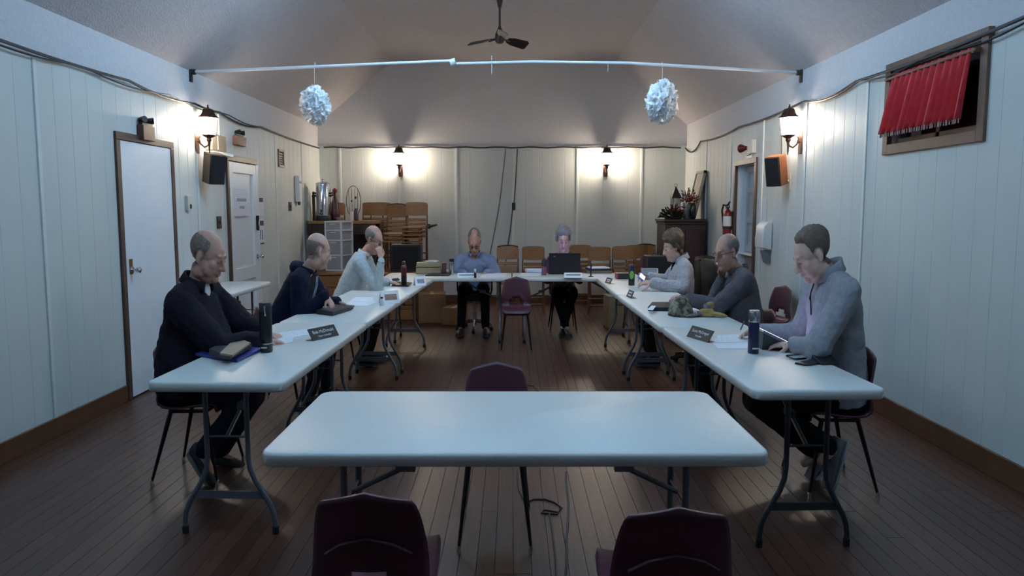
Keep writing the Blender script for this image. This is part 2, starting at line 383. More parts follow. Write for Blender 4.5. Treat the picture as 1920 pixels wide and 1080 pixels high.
# ------------------------------------------------------------------ folding tables
M_ttop = mat('speckled_white_table', (214, 214, 210), .42, var=.05, scale=160, bump=.05, bscale=300)
M_tleg = mat('grey_table_leg', (100, 104, 112), .4, .35, var=.05)
M_tleg_shaded = mat('shaded_grey_table_leg', (58, 60, 66), .4, .35, var=.05)  # same grey legs, shade on the nearest right table put into the colour
TZ = .74
def rrect(hx, hy, r, n=6):
    pts = []
    for cx, cy, a0 in ((hx-r, hy-r, 0), (-hx+r, hy-r, 90), (-hx+r, -hy+r, 180), (hx-r, -hy+r, 270)):
        for k in range(n+1): a = math.radians(a0+90*k/n); pts.append((cx+r*math.cos(a), cy+r*math.sin(a)))
    return pts
def folding_table(label, c, L, w, rot, group, m=M_tleg, inset=.13, thick=.044):
    """L along local Y, w along local X"""
    t = thing('folding_table', label, 'table', (c[0], c[1], 0), group); R = RZ(rot); C = Vector((c[0], c[1], 0))
    pl = rrect(w/2, L/2, .05)
    rings = []
    for z, k in ((TZ-thick, .006), (TZ-thick+.006, 0), (TZ-.010, 0), (TZ-.003, .003), (TZ, .010)):
        pk = rrect(w/2-k, L/2-k, .05-k*.5); rings.append([C+R@Vector((x, y, z)) for x, y in pk])
    obj('tabletop', MB().loft(rings), M_ttop, t, smooth=50)
    rr = .0125
    for e in (-1, 1):
        y = e*(L/2-inset)
        for s in (-1, 1):
            P = [(s*.155*w, y, TZ-thick), (s*.155*w, y, .36), (s*.165*w, y, .31), (s*.20*w, y, .255), (s*.31*w, y, .14), (s*.335*w, y, .10), (s*.345*w, y, .06), (s*.345*w, y, .012)]
            lg = obj('leg', MB().tube([C+R@Vector(p) for p in P], rr, 8), m, t, smooth=60)
            obj('foot_cap', MB().tube([C+R@Vector((s*.345*w, y, z)) for z in (.0, .035)], rr+.003, 8), M_black, lg)
        obj('crossbar', MB().box(C+R@Vector((0, y, .185)), (.27*2*w, .012, .035), R), m, t)
        obj('brace', MB().tube([C+R@Vector((0, y, .46)), C+R@Vector((0, y-e*.22, .565)), C+R@Vector((0, y-e*.45, TZ-thick))], .010, 8).tube([C+R@Vector((-.155*w, y, .46)), C+R@Vector((.155*w, y, .46))], .006, 6).box(C+R@Vector((0, y-e*.2, .556)), (.03, .07, .03), R), m, t)
    return t
def row_table(label, x0, y0, x1, y1, w, group, **k):      # from the middle of one end to the middle of the other
    L = math.hypot(x1-x0, y1-y0); return folding_table(label, ((x0+x1)/2, (y0+y1)/2), L-.004, w, -math.atan2(x1-x0, y1-y0), group, **k)
G = 'white folding tables set in a horseshoe'
folding_table('long bare white folding table alone in the foreground, nearest the camera', (.01, 2.755), 1.60, .83, PI/2, G, inset=.2)
row_table('nearest white folding table of the left row, with blue folder and black thermos', -1.308, 3.32, -1.266, 5.10, .61, G)
row_table('middle white folding table of the left row, before the man in navy hoodie', -1.266, 5.10, -1.212, 6.80, .60, G)
row_table('farthest white folding table of the left row, with the red bottle on it', -1.212, 6.80, -1.150, 8.40, .60, G)
row_table('nearest white folding table of the right row, with dark blue thermos on it', 1.300, 3.18, 1.245, 4.92, .57, G, m=M_tleg_shaded)
row_table('middle white folding table of the right row, with camouflage cap and yellow gloves on it', 1.245, 4.92, 1.212, 6.755, .58, G)
row_table('farthest white folding table of the right row, in front of the woman in grey cardigan', 1.212, 6.760, 1.212, 8.40, .58, G)
folding_table('white folding table across the far end, in front of the man in light blue shirt', (-.722, 8.75), 1.43, .66, PI/2, G)
folding_table('white folding table across the far end, carrying the open black laptop', (.722, 8.75), 1.43, .66, PI/2, G)
folding_table('short white folding table standing against the left wall behind the man in navy jacket', (-2.745, 7.45), 1.15, .48, 0, G)

# ------------------------------------------------------------------ plastic shell school chairs
M_shell = mat('maroon_plastic_shell', (72, 32, 46), .42, var=.06, bump=.08, bscale=120)
M_cleg = mat('dark_chair_leg', (34, 30, 34), .3, .6, var=.08)
def shell_mesh():
    prof = [(.205, .395, .165), (.215, .415, .185), (.205, .432, .198), (.16, .436, .208), (.08, .428, .213), (0, .420, .214), (-.08, .416, .212), (-.14, .420, .208), (-.175, .438, .206), (-.193, .465, .207), (-.202, .495, .208), (-.21, .53, .205), (-.216, .56, .202), (-.222, .60, .197), (-.229, .65, .188), (-.236, .69, .178), (-.242, .715, .168), (-.246, .728, .156)]
    NC = 20; vs = []; fs = []
    for i, (y, z, w) in enumerate(prof):
        back = max(0, min(1, (z-.44)/.1)) if i > 6 else 0
        for k in range(NC+1):
            v = -1+2*k/NC; yy = y+back*.05*v*v*(1-.4*max(0, (z-.6)/.13)); zz = z+(1-back)*.014*v*v*(1 if i > 1 else .3)
            if i >= 13: zz += .032*(1-abs(v))*((i-12)/5.)**1.5
            vs.append((v*w, yy, zz))
    for i in range(len(prof)-1):
        for k in range(NC):
            vm = abs(-1+2*(k+.5)/NC); z = (prof[i][1]+prof[i+1][1])/2
            hole = 8 < i < 11 and vm < (.48, .28)[i-9]
            if not hole: a = i*(NC+1)+k; fs.append((a, a+1, a+NC+2, a+NC+1))
    return vs, fs
_chair_cache = {}
def school_chair(label, loc, ang, group='maroon shell chairs'):
    """ang: direction the sitter faces, measured from +Y anticlockwise (degrees)"""
    key = round(ang)
    if key in _chair_cache: return dup(_chair_cache[key], loc, label, group)
    t = thing('shell_chair', label, 'chair', loc, group, local=True); R = SQM@RZ(math.radians(ang)); _chair_cache[key] = t
    vs, fs = shell_mesh(); sh = obj('seat_shell', MB().add(vs, fs).tf(R), M_shell, t, smooth=50, solid=.011)
    obj('back_rib', MB().tube([(-.15, -.205, .575), (-.09, -.230, .612), (0, -.240, .632), (.09, -.230, .612), (.15, -.205, .575)], .006, 6).tf(R), M_shell, sh, smooth=60)
    obj('seat_frame', MB().tube([(-.14, .13, .398), (-.15, -.13, .398), (.15, -.13, .398), (.14, .13, .398), (-.14, .13, .398)], .010, 8).tf(R), M_cleg, t)
    for sx in (-1, 1):
        for top, foot in (((sx*.150, .125, .400), (sx*.205, .215, .022)), ((sx*.150, -.12, .400), (sx*.205, -.245, .022))):
            T = Vector(top); Ft = Vector(foot)
            lg = obj('leg', MB().tube([T, T.lerp(Ft, .12), T.lerp(Ft, .5), Ft], [.015, .016, .013, .009], 8).tf(R), M_cleg, t)
            obj('glide', MB().tube([Ft+Vector((0, 0, -.022)), Ft+Vector((0, 0, -.012)), Ft+Vector((0, 0, .012))], [.014, .012, .0105], 8).tf(R), M_chrome, lg)
    return t
p = onz(683, 921, .765); school_chair('maroon shell chair seen from behind, at the bottom edge left of the middle', (p.x, p.y+.245, 0), 0)
p = onz(1273, 948, .765); school_chair('maroon shell chair seen from behind, at the bottom edge right of the middle', (p.x, p.y+.245, 0), 0)
school_chair('empty maroon shell chair pushed in at the far side of the nearest table', (-.075, 3.46, 0), 180)
school_chair('empty maroon shell chair facing the camera, alone before the far cross tables', (.045, 8.13, 0), 180)
school_chair('maroon shell chair under the man in navy jacket', (-1.765, 4.27, 0), -90)
school_chair('maroon shell chair under the man in navy hoodie', (-1.74, 5.80, 0), -90)
school_chair('maroon shell chair under the man in pale grey sweater', (-1.64, 7.35, 0), -90)
school_chair('maroon shell chair under the man in light grey zip-neck sweater', (1.71, 4.09, 0), 90)
school_chair('maroon shell chair under the man in dark grey sweater', (1.72, 5.65, 0), 90)
school_chair('empty maroon shell chair against the right wall behind the two grey sweaters', (2.44, 7.35, 0), 100)
school_chair('maroon shell chair under the woman with the black laptop', (.62, 9.42, 0), 180)

# ------------------------------------------------------------------ office chairs
def office_chair(name, label, loc, ang, mseat, mbase, backh=1.0):
    t = thing(name, label, 'chair', loc, None, local=True); R = SQM@RZ(math.radians(ang))
    def cush(c, d, r=.05, Rl=None):
        mb = MB(); pl = rrect(d[0]/2, d[1]/2, r)
        prof = [(-.5, .88), (-.35, 1), (.25, 1), (.45, .95), (.5, .86)]
        mb.loft([[Vector((x*k, y*k, q*d[2])) for x, y in pl] for q, k in prof])
        if Rl: mb.tf(Rl)
        return mb.tf(Matrix.Identity(3), c).tf(R)
    obj('seat', cush((0, 0, .42), (.48, .46, .09)), mseat, t, smooth=60)
    obj('backrest', cush((0, -.245, (.52+backh)/2), (.46, backh-.52, .08), .09, RX(math.radians(82))), mseat, t, smooth=60)
    obj('back_post', MB().tube([(0, -.14, .365), (0, -.30, .37), (0, -.335, .48), (0, -.31, .70)], .02, 8).tf(R), mbase, t)
    for s in (-1, 1):
        obj('armrest', MB().tube([(s*.23, .02, .38), (s*.275, .0, .50), (s*.275, .02, .62)], .014, 8).box((s*.275, .02, .63), (.05, .24, .03)).tf(R), M_black, t)
    obj('gas_lift', MB().tube([(0, 0, .06), (0, 0, .22), (0, 0, .22), (0, 0, .38)], [.03, .03, .016, .016], 10).tf(R), mbase, t)
    for k in range(5):
        a = 2*PI*k/5+.3; d = Vector((math.cos(a), math.sin(a), 0))
        lg = obj('base_arm', MB().tube([Vector((0, 0, .115))+d*.02, Vector((0, 0, .10))+d*.16, Vector((0, 0, .075))+d*.285], [.024, .020, .014], 8).tf(R), mbase, t)
        obj('caster', MB().tube([d*.285+Vector((-d.y, d.x, 0))*-.022+Vector((0, 0, .027)), d*.285+Vector((-d.y, d.x, 0))*.022+Vector((0, 0, .027))], .027, 12).tube([d*.285+Vector((0, 0, .03)), d*.285+Vector((0, 0, .075))], .008, 8).tf(R), M_black, lg)
    return t
office_chair('office_chair', 'grey office chair on casters under the man in light blue shirt', (-.46, 9.48, 0), 180, mat('grey_upholstery', (70, 72, 78), .8), M_steel, .88)
office_chair('office_chair', 'black leather office chair behind the woman in grey cardigan', (1.70, 7.25, 0), 96, mat('black_leather', (20, 20, 23), .4, var=.2, bump=.2, bscale=30), M_black, 1.02)
# ------------------------------------------------------------------ lantern wall lamps
M_bronze = mat('bronze_lantern_metal', (74, 48, 40), .45, .6, var=.15)
M_lglass = mat('lit_lantern_glass', (255, 240, 215), .4, emit=(255, 238, 216), estr=LANTERN_W)
def lantern(label, base, nrm, k=1.0):
    """base: point on the wall at lamp-glass height; nrm: direction away from the wall"""
    n = Vector(nrm); side = Vector((-n.y, n.x, 0)); up = Vector((0, 0, 1))
    Mx = Matrix((side, n, up)).transposed()                # local x along wall, y out of wall
    S = SQM
    B = Vector(base)
    out = .155*k
    def P(x, y, z): return B+S@(Mx@Vector((x, y, z)))
    t = thing('wall_lantern', label, 'wall lamp', B, 'lit coach lanterns')
    def lathe6(prof, name, m, nseg=6, **kw):
        mb = MB().lathe([(r*k, z*k) for r, z in prof], (0, out, 0), nseg, ph=PI/6); mb.v = [P(*v) for v in mb.v]; return obj(name, mb, m, t, **kw)
    lathe6([(.128, .070), (.132, .077), (.098, .095), (.078, .120), (.066, .150), (.058, .154), (.030, .162), (.012, .168)], 'roof', M_bronze, smooth=20)
    lathe6([(.012, .166), (.014, .174), (.008, .182), (.010, .190), (.003, .200)], 'finial', M_bronze, 10)
    # six tilted glass panes and the bars between them
    r0, r1, z0, z1 = .082*k, .110*k, -.085*k, .070*k
    for q in range(6):
        a0 = 2*PI*q/6+PI/6; a1 = a0+PI/3
        def C(a, r, z, d=0): return P((r-d)*math.cos(a), out+(r-d)*math.sin(a), z)
        e = .05
        mb = MB().add([C(a0+e, r0, z0), C(a1-e, r0, z0), C(a1-e, r1, z1), C(a0+e, r1, z1), C(a0+e, r0, z0, .003), C(a1-e, r0, z0, .003), C(a1-e, r1, z1, .003), C(a0+e, r1, z1, .003)], [(0, 1, 2, 3), (7, 6, 5, 4), (0, 4, 5, 1), (1, 5, 6, 2), (2, 6, 7, 3), (3, 7, 4, 0)])
        obj('glass_pane', mb, M_lglass, t, smooth=0)
        obj('bar', MB().tube([C(a0, r0+.002, z0-.004), C(a0, r1+.002, z1+.004)], .0035*k, 6), M_bronze, t)
    lathe6([(.020, -.150), (.034, -.135), (.030, -.115), (.066, -.100), (.088, -.088), (.084, -.083)], 'base_cup', M_bronze, smooth=20)
    obj('tail', MB().tube([P(0, out, z*k) for z in (-.145, -.19, -.235, -.27)], [.016*k, .010*k, .008*k, .003*k], 8), M_bronze, t)
    arm = [(0, out, -.15), (0, out*.9, -.185), (0, out*.62, -.20), (0, out*.32, -.17), (0, out*.2, -.12), (0, out*.3, -.095), (0, out*.44, -.11)]
    obj('scroll_arm', MB().tube([P(x, y, z*k) for x, y, z in arm], [.009*k]*5+[.008*k, .006*k], 8).tube([P(0, .012, -.145*k), P(0, out*.3, -.15*k)], .010*k, 8), M_bronze, t, smooth=60)
    mb = MB().prism([(-.034*k, -.26*k), (.034*k, -.26*k), (.045*k, -.21*k), (.045*k, -.09*k), (.034*k, -.05*k), (-.034*k, -.05*k), (-.045*k, -.09*k), (-.045*k, -.21*k)], .014)
    mb.v = [P(v.x, v.z, v.y) for v in mb.v]; obj('backplate', mb, M_bronze, t, bevel=.002)
    return t
lantern('lit coach lantern on the left wall between the two doors', onx(388, 236, XL+.12)+Vector((-.12+.016, 0, 0)), (1, 0, 0), 1.0)
lantern('lit coach lantern on the right wall above the brown loudspeaker', onx(1482, 236, XR-.12)+Vector((.12-.016, 0, 0)), (-1, 0, 0), 1.0)
for lab, px in (('lit coach lantern on the back wall to the left, above the stacked chairs', 748), ('lit coach lantern on the back wall to the right', 1138)):
    p = at(px, 297, YB-.19); lantern(lab, (p.x, YB-.016, p.z), (0, -1, 0), 1.05)
# ------------------------------------------------------------------ cables along the top of the panelling
def swag(y0, y1, z0, z1, X, sag, n=10): return [(X, y0+(y1-y0)*i/n, z0+(z1-z0)*i/n-sag*4*(i/n)*(1-i/n)) for i in range(n+1)]
cx = XL+.040
pts = [(cx, YF+.1, 2.485)]+swag(4.0, 6.15, 2.49, 2.485, cx, .02)+swag(6.2, 7.4, 2.48, 2.475, cx, .03)+swag(7.5, 8.0, 2.47, 2.47, cx, .01)+swag(8.05, 9.3, 2.468, 2.455, cx, .045)+swag(9.35, 12.1, 2.455, 2.42, cx, .012)
tag(obj('wall_cable', MB().tube(pts, .011, 6), M_cable, smooth=60), 'dark cable running along the top of the left wall panelling', 'cable')
tag(obj('wall_cable', MB().tube([(cx+.004, y, 2.478-.04*abs(math.sin(y*2.3))) for y in [3+.16*i for i in range(40)]], .006, 6), M_cable, smooth=60), 'thin sagging second wire beside the cable on the left wall', 'cable')
cx = XR-.040
pts = [(cx, YF+.1, 2.485)]+swag(4.0, 6.1, 2.50, 2.48, cx, .02)+swag(6.15, 7.2, 2.475, 2.47, cx, .05)+swag(7.3, 9.2, 2.47, 2.45, cx, .02)+swag(9.3, 11.1, 2.45, 2.44, cx, .03)+swag(11.15, 12.1, 2.44, 2.42, cx, .10)
tag(obj('wall_cable', MB().tube(pts, .011, 6), M_cable, smooth=60), 'dark cable running along the top of the right wall panelling', 'cable')
tag(obj('wall_cable', MB().tube([(cx-.004, y, 2.485-.05*abs(math.sin(y*2.9+1))) for y in [3+.15*i for i in range(28)]], .006, 6), M_cable, smooth=60), 'thin sagging second wire beside the cable on the right wall', 'cable')
cy = YB-.040
pts = [(XL+.1+(XR-XL-.2)*i/40, cy, 2.435+.008*math.sin(i*1.7)) for i in range(41)]
tag(obj('wall_cable', MB().tube(pts, .012, 6), M_cable, smooth=60), 'dark cable running across the top of the back wall panelling', 'cable')
def back_wire(pix, lab, r=.009):
    tag(obj('hanging_wire', MB().tube([at(x, y, YB-.035) for x, y in pix], r, 6), M_cable, smooth=60), lab, 'cable')
back_wire([(948, 279), (946, 300), (937, 380), (926, 440), (920, 470), (918, 500)], 'thin wire slanting down the back wall behind the man in light blue shirt', .006)
back_wire([(970, 279), (968, 320), (964, 381)], 'black cord hanging from the back wall cable down to the small black box')
back_wire([(961, 394), (957, 430), (950, 475), (947, 500)], 'black cord running from the small black box down behind the folded chairs')
p = at(963, 387, YB-.035)
t = thing('wall_switch_box', 'small black box hanging on a cord on the back wall', 'switch box', (p.x, YB-.018, p.z-.06))
obj('body', MB().box((p.x, YB-.034, p.z), (.055, .036, .115)), M_black, t, bevel=.004)
obj('toggle', MB().box((p.x, YB-.054, p.z+.01), (.012, .012, .03)), M_cable, t)
p = at(812, 423, YB-.06)
t = thing('wall_bracket', 'black metal bracket sticking out of the back wall beside the stacked chairs', 'bracket', (p.x-.04, YB-.02, p.z))
obj('arm', MB().tube([(p.x-.06, YB-.03, p.z-.015), (p.x, YB-.05, p.z), (p.x+.06, YB-.06, p.z+.015)], [.022, .016, .012], 8), M_black, t)
obj('plate', MB().box((p.x-.07, YB-.024, p.z-.012), (.05, .02, .075)), M_black, t, bevel=.003)
# ------------------------------------------------------------------ curtain pipe with paper pompoms
yp = 7.42; V_ = Vector
Ps = [V_((XL+.02, yp, 2.768)), at(640, 123, yp), at(850, 114, yp)]
Pr = [at(846, 120, yp), at(1000, 116, yp), at(1180, 118.5, yp), V_((XR-.02, yp, 2.762))]
t = thing('overhead_pipe', 'white pipe spanning the hall from wall to wall under the ceiling', 'pipe', (XL, yp, 2.72))
M_pipe = mat('white_gloss_pipe', (225, 225, 228), .22, var=.02)
obj('pipe_section', MB().tube(Ps, .015, 12), M_pipe, t, smooth=60)
obj('pipe_section', MB().tube(Pr, .015, 12), M_pipe, t, smooth=60)
obj('coupling', MB().tube([at(844, 118.5, yp), at(854, 115.5, yp)], .036, 12), M_pipe, t)
for P_, nx in ((Ps[0], 1), (Pr[-1], -1)):
    obj('wall_bracket', MB().box((P_.x-nx*.012, yp, P_.z-.03), (.016, .05, .12)).tube([(P_.x-nx*.01, yp, P_.z), (P_.x+nx*.035, yp, P_.z)], .026, 10), M_black if nx > 0 else M_trim, t)
M_tissue = mat('white_tissue_paper', (250, 251, 253), .8, var=.05)
def pompom(label, px, cy_, rx, rz, seed):
    c = at(px, cy_, yp); random.seed(seed); top = at(px, 121, yp)
    t = thing('paper_pompom', label, 'pompom', c-Vector((0, 0, rz)), 'white tissue pompoms')
    vs = []; fs = []; N, K = 72, 26
    for i in range(K+1):
        th = PI*i/K
        for j in range(N):
            ph = 2*PI*j/N; w = math.sin(th)
            d = Vector((w*math.cos(ph), w*math.sin(ph), math.cos(th)))
            pl = abs(((j*9/N*2+math.sin(th*3+seed)) % 1)-.5)*2
            r = .76+.12*pl*w+.14*noise.noise(d*2.6+Vector((seed, 0, 0)))+.05*noise.noise(d*9)
            vs.append(c+Vector((d.x*rx*r, d.y*rx/SQ*r, d.z*rz*r)))
    for i in range(K):
        for j in range(N): fs.append((i*N+j, (i+1)*N+j, (i+1)*N+(j+1) % N, i*N+(j+1) % N))
    obj('tissue_ball', MB().add(vs, fs), M_tissue, t, smooth=25)
    pet = MB()                                     # ruffled sheet edges standing out of the ball
    for q in range(90):
        z = 1-2*(q+.5)/90; a = q*2.39996; w = math.sqrt(1-z*z); d = Vector((w*math.cos(a), w*math.sin(a), z))
        s = d.cross(Vector((0, 0, 1))).normalized() if abs(z) < .98 else Vector((1, 0, 0)); u = d.cross(s)
        tw = random.uniform(-.6, .6); s, u = s*math.cos(tw)+u*math.sin(tw), u*math.cos(tw)-s*math.sin(tw)
        rows = []
        for k in range(5):
            f = -1+.5*k; rr = .44*(1-.25*f*f)
            for m_, (h, wd) in enumerate(((.62, .5), (.85, .85), (1.04+random.uniform(-.16, .10), 1.0))):
                v = d*h+u*(f*rr*wd)+s*(.07*math.sin(f*5+q)*(m_+.3))
                rows.append(c+Vector((v.x*rx*.97, v.y*rx/SQ*.97, v.z*rz*.97)))
        fsq = [(k*3+m_, k*3+m_+1, k*3+m_+4, k*3+m_+3) for k in range(4) for m_ in range(2)]
        pet.add(rows, fsq)
    o = obj('tissue_sheets', pet, M_tissue, t, smooth=40, solid=.0012); o['kind'] = 'stuff'
    obj('string', MB().tube([(c.x, c.y, c.z+rz*.8), (c.x, c.y, top.z-.012)], .0022, 5).tube([top+Vector((0, -.022, -.018)), top+Vector((0, -.022, .016)), top+Vector((0, .022, .016)), top+Vector((0, .022, -.018))], .0025, 5), M_white, t)
pompom('white tissue paper pompom hanging from the left half of the pipe', 591, 197, .135, .175, 4)
pompom('white tissue paper pompom hanging from the right half of the pipe', 1241, 191, .145, .20, 11)
for px, y0, y1, lab in ((922, 104, 140, 'thin white string hanging from the pipe below the ceiling fan'), (1140, 121, 134, 'very short white string hanging from the pipe right of the fan')):
    tag(obj('loose_string', MB().tube([at(px, y0, yp-.022), at(px, y1, yp-.022)], .003, 5), M_white), lab, 'string')
# ------------------------------------------------------------------ ceiling fan
M_fan = mat('dark_brown_fan', (44, 34, 32), .4, .3, var=.1)
hub = at(937, 68, 8.4); fx, fy = hub.x, hub.y
t = thing('ceiling_fan', 'dark brown three-blade ceiling fan hanging from the flat ceiling', 'ceiling fan', (fx, fy, hub.z-.09))
obj('canopy', MB().lathe([(.018, CEIL_Z-.16), (.03, CEIL_Z-.13), (.05, CEIL_Z-.05), (.062, CEIL_Z-.002)], (fx, fy, 0), 20, sx=SQ), M_fan, t)
obj('downrod', MB().tube([(fx, fy, hub.z+.05), (fx, fy, CEIL_Z-.15)], .011, 10), M_fan, t)
obj('motor', MB().lathe([(.02, -.075), (.045, -.07), (.062, -.05), (.066, -.01), (.062, .02), (.045, .05), (.026, .08), (.014, .11)], (fx, fy, hub.z), 24, sx=SQ), M_fan, t)
for k in range(3):
    a = math.radians(157+120*k); d = Vector((math.cos(a), math.sin(a), 0)); s = Vector((-d.y, d.x, 0))
    s2 = (s*math.cos(.42)+Vector((0, 0, 1))*math.sin(-.42))
    O_ = Vector((fx, fy, hub.z-.02)); dr = Vector((0, 0, -.06))
    def Q(r, w, h): p = (d+dr)*r+s2*w+Vector((0, 0, h)); return O_+Vector((p.x*SQ*1.1, p.y, p.z))
    mb = MB()
    for h in (-.004, .004): mb.v += [Q(.12, -.035, h), Q(.2, -.058, h), Q(.40, -.068, h), Q(.43, -.05, h), Q(.43, .05, h), Q(.40, .068, h), Q(.2, .058, h), Q(.12, .035, h)]
    mb.f = [tuple(range(7, -1, -1)), tuple(range(8, 16))]+[(i, (i+1) % 8, 8+(i+1) % 8, 8+i) for i in range(8)]
    bl = obj('blade', mb, M_fan, t, smooth=0)
    obj('blade_arm', MB().tube([Q(.04, 0, .0), Q(.15, 0, -.008)], .012, 8), M_fan, bl)
# ------------------------------------------------------------------ emergency lights over the left doors
M_wbox = mat('brown_veneer_box', (92, 56, 44), .5, var=.15, scale=12)
def emergency(label, px, py, w, h):
    p = onx(px, py, XL+.03); t = thing('emergency_light', label, 'emergency light', (XL+.03, p.y, p.z-h/2), 'emergency lights over the left doors')
    d = .055
    obj('battery_box', MB().box((XL+.016+d/2, p.y, p.z), (d, w, h)), M_wbox, t, bevel=.004)
    for s in (-1, 1):
        c = Vector((XL+.016+d/2, p.y+s*.06, p.z+h/2+.044)); n = Vector((.8, s*.45, .05)).normalized()
        hd = obj('lamp_head', MB().tube([c-n*.04, c-n*.02, c+n*.035], [.012, .022, .026], 12), M_black, t)
        obj('swivel', MB().tube([c+Vector((0, 0, -.06)), c], .009, 8), M_black, hd)
    obj('swivel_bar', MB().box((XL+.016+d/2, p.y, p.z+h/2+.012), (.03, .18, .022)), M_black, t)
emergency('brown emergency light box with two black lamp heads above the near left door', 271, 250, .20, .12)
emergency('brown emergency light box with two black lamp heads above the panelled left door', 447, 265, .28, .10)
# ------------------------------------------------------------------ loudspeakers on brackets
M_grille = mat('black_speaker_cloth', (26, 24, 28), .9, var=.1, bump=.2, bscale=400)
def speaker(label, X, nx, py, z, yaw, tilt, d=(.20, .15, .29), side=(112, 70, 44)):
    """wall plane X, outward nx; box faces the room turned by yaw"""
    t = thing('wall_speaker', label, 'loudspeaker', (X+nx*.03, py, z-d[2]/2), 'wall loudspeakers')
    C = Vector((X+nx*.150, py, z)); R = SQM@(RZ(yaw)@RX(tilt))
    ms = mat('speaker_veneer_%d' % side[0], side, .5, var=.15, scale=12, stretch=(4, 4, 1))
    def bx(c, s): mb = MB().box(c, s); return mb.tf(R, C)
    obj('cabinet', bx((0, .01, 0), (d[0], d[1], d[2])), ms, t, bevel=.003)
    obj('grille', bx((0, -d[1]/2-.002, 0), (d[0]-.012, .022, d[2]-.012)), M_grille, t, bevel=.006)
    obj('bracket', MB().tube([(X+nx*.022, py, z-.10), (X+nx*.10, py, z-.11)], .014, 8).box((X+nx*.02, py, z-.1), (.012, .08, .16)), M_cream, t)
p = onx(400, 316, XL+.14); speaker('dark loudspeaker on the left wall beside the panelled door', XL, 1, p.y, p.z, math.radians(58), math.radians(12), side=(84, 70, 60))
p = onx(1457, 320, XR-.14); speaker('loudspeaker with brown side on the right wall below the lantern', XR, -1, p.y, p.z, math.radians(-58), math.radians(12), side=(140, 84, 50))
p = onx(1466, 270, XR-.03); tag(obj('hanging_wire', MB().tube([(XR-.03, p.y, 2.44), (XR-.03, p.y+.02, 2.25), (XR-.03, p.y, p.z-.15)], .006, 6), M_cable), 'thin dark cord dropping to the right wall loudspeaker', 'cable')
# wooden wall box on a small white shelf, behind the left lantern
a, b = onx(384, 250, XL+.02), onx(412, 286, XL+.02)
t = thing('wall_box', 'light brown wooden box on a white ledge on the left wall behind the lantern', 'box', (XL+.02, (a.y+b.y)/2, b.z))
obj('box_body', MB().box((XL+.054, (a.y+b.y)/2, (a.z+b.z)/2), (.072, b.y-a.y, a.z-b.z)), mat('tan_board', (150, 132, 108), .6, var=.12, scale=9), t, bevel=.003)
obj('ledge', MB().box((XL+.066, (a.y+b.y)/2+.05, b.z-.025), (.10, b.y-a.y+.16, .03)), M_door, t, bevel=.003)
obj('door_seam', MB().box((XL+.091, (a.y+b.y)/2-.04, (a.z+b.z)/2), (.004, .02, a.z-b.z-.03)), M_cream, t)
# vent grille, thermostat, switch plate, phone, notices on the left wall
p = onx(527, 297, XL+.02); t = thing('air_vent', 'small square brown air vent high on the left wall', 'vent', (XL+.016, p.y, p.z-.11))
obj('frame', MB().box((XL+.02, p.y, p.z+.1), (.02, .24, .03)).box((XL+.02, p.y, p.z-.1), (.02, .24, .03)).box((XL+.02, p.y-.105, p.z), (.02, .03, .2)).box((XL+.02, p.y+.105, p.z), (.02, .03, .2)), mat('vent_frame', (120, 108, 96), .5), t)
for k in range(6): obj('louvre', MB().box((XL+.022, p.y, p.z-.075+k*.03), (.014, .18, .012), RY(.5)), mat('vent_dark', (66, 56, 50), .6), t)
p = onx(351, 381, XL+.02); t = thing('thermostat', 'cream thermostat with a dark dial beside the near left door', 'thermostat', (XL+.016, p.y, p.z-.07))
obj('body', MB().box((XL+.03, p.y, p.z), (.03, .075, .14)), M_cream, t, bevel=.004); obj('dial', MB().box((XL+.047, p.y+.015, p.z-.03), (.008, .03, .04)), M_black, t)
def plate(name, label, px, py, w, h, cat):
    p = onx(px, py, XL+.02); t = thing(name, label, cat, (XL+.016, p.y, p.z-h/2))
    obj('plate', MB().box((XL+.02, p.y, p.z), (.012, w, h)), M_black, t, bevel=.002)
    obj('toggle', MB().box((XL+.03, p.y, p.z), (.012, .018, .03)), M_cable, t)
plate('light_switch', 'black light switch plate on the left wall beside the panelled door', 411, 417, .11, .125, 'switch')
plate('light_switch', 'narrow black switch plate on the left wall far past the notices', 544, 387, .12, .12, 'switch')
p = onx(480.5, 418, XL+.03); t = thing('wall_phone', 'slim black wall phone beside the white notices', 'phone', (XL+.016, p.y, p.z-.09))
obj('base', MB().box((XL+.026, p.y, p.z), (.022, .05, .16)), M_black, t, bevel=.003); obj('handset', MB().tube([(XL+.047, p.y, p.z-.085), (XL+.05, p.y, p.z-.05), (XL+.046, p.y, p.z), (XL+.05, p.y, p.z+.05), (XL+.047, p.y, p.z+.085)], [.02, .018, .012, .018, .02], 8), M_black, t)
def wall_paper(name, label, X, nx, x0, x1, y0, y1, m, cat='notice', off=.020):
    a, b = onx(x0, y0, X+nx*off), onx(x1, y1, X+nx*off); c = ((a+b)/2)
    return obj(name, MB().box((X+nx*off, c.y, c.z), (.003, abs(b.y-a.y), abs(a.z-b.z))), m, None) if cat is None else tag(obj(name, MB().box((X+nx*off, c.y, c.z), (.003, abs(b.y-a.y), abs(a.z-b.z))), m), label, cat)
P_w = paper_mat('printed_notice', (225, 226, 232), (110, 110, 125), 16, .35, 'Z')
def notice(label, X, nx, x0, x1, y0, y1, off, bars):
    a, b = onx(x0, y0, X+nx*off), onx(x1, y1, X+nx*off); c = (a+b)/2; w = abs(b.y-a.y); h = abs(a.z-b.z)
    t = thing('paper_notice', label, 'notice', (X+nx*off, c.y, c.z-h/2)); obj('sheet', MB().box((X+nx*off, c.y, c.z), (.002, w, h)), P_w, t, smooth=0)
    for (u0, u1, v0, v1, m) in bars: obj('printed_block', MB().box((X+nx*(off+.0014), c.y+w*((u0+u1)/2-.5), c.z-h*((v0+v1)/2-.5)), (.001, w*(u1-u0), h*(v1-v0))), m, t, smooth=0)
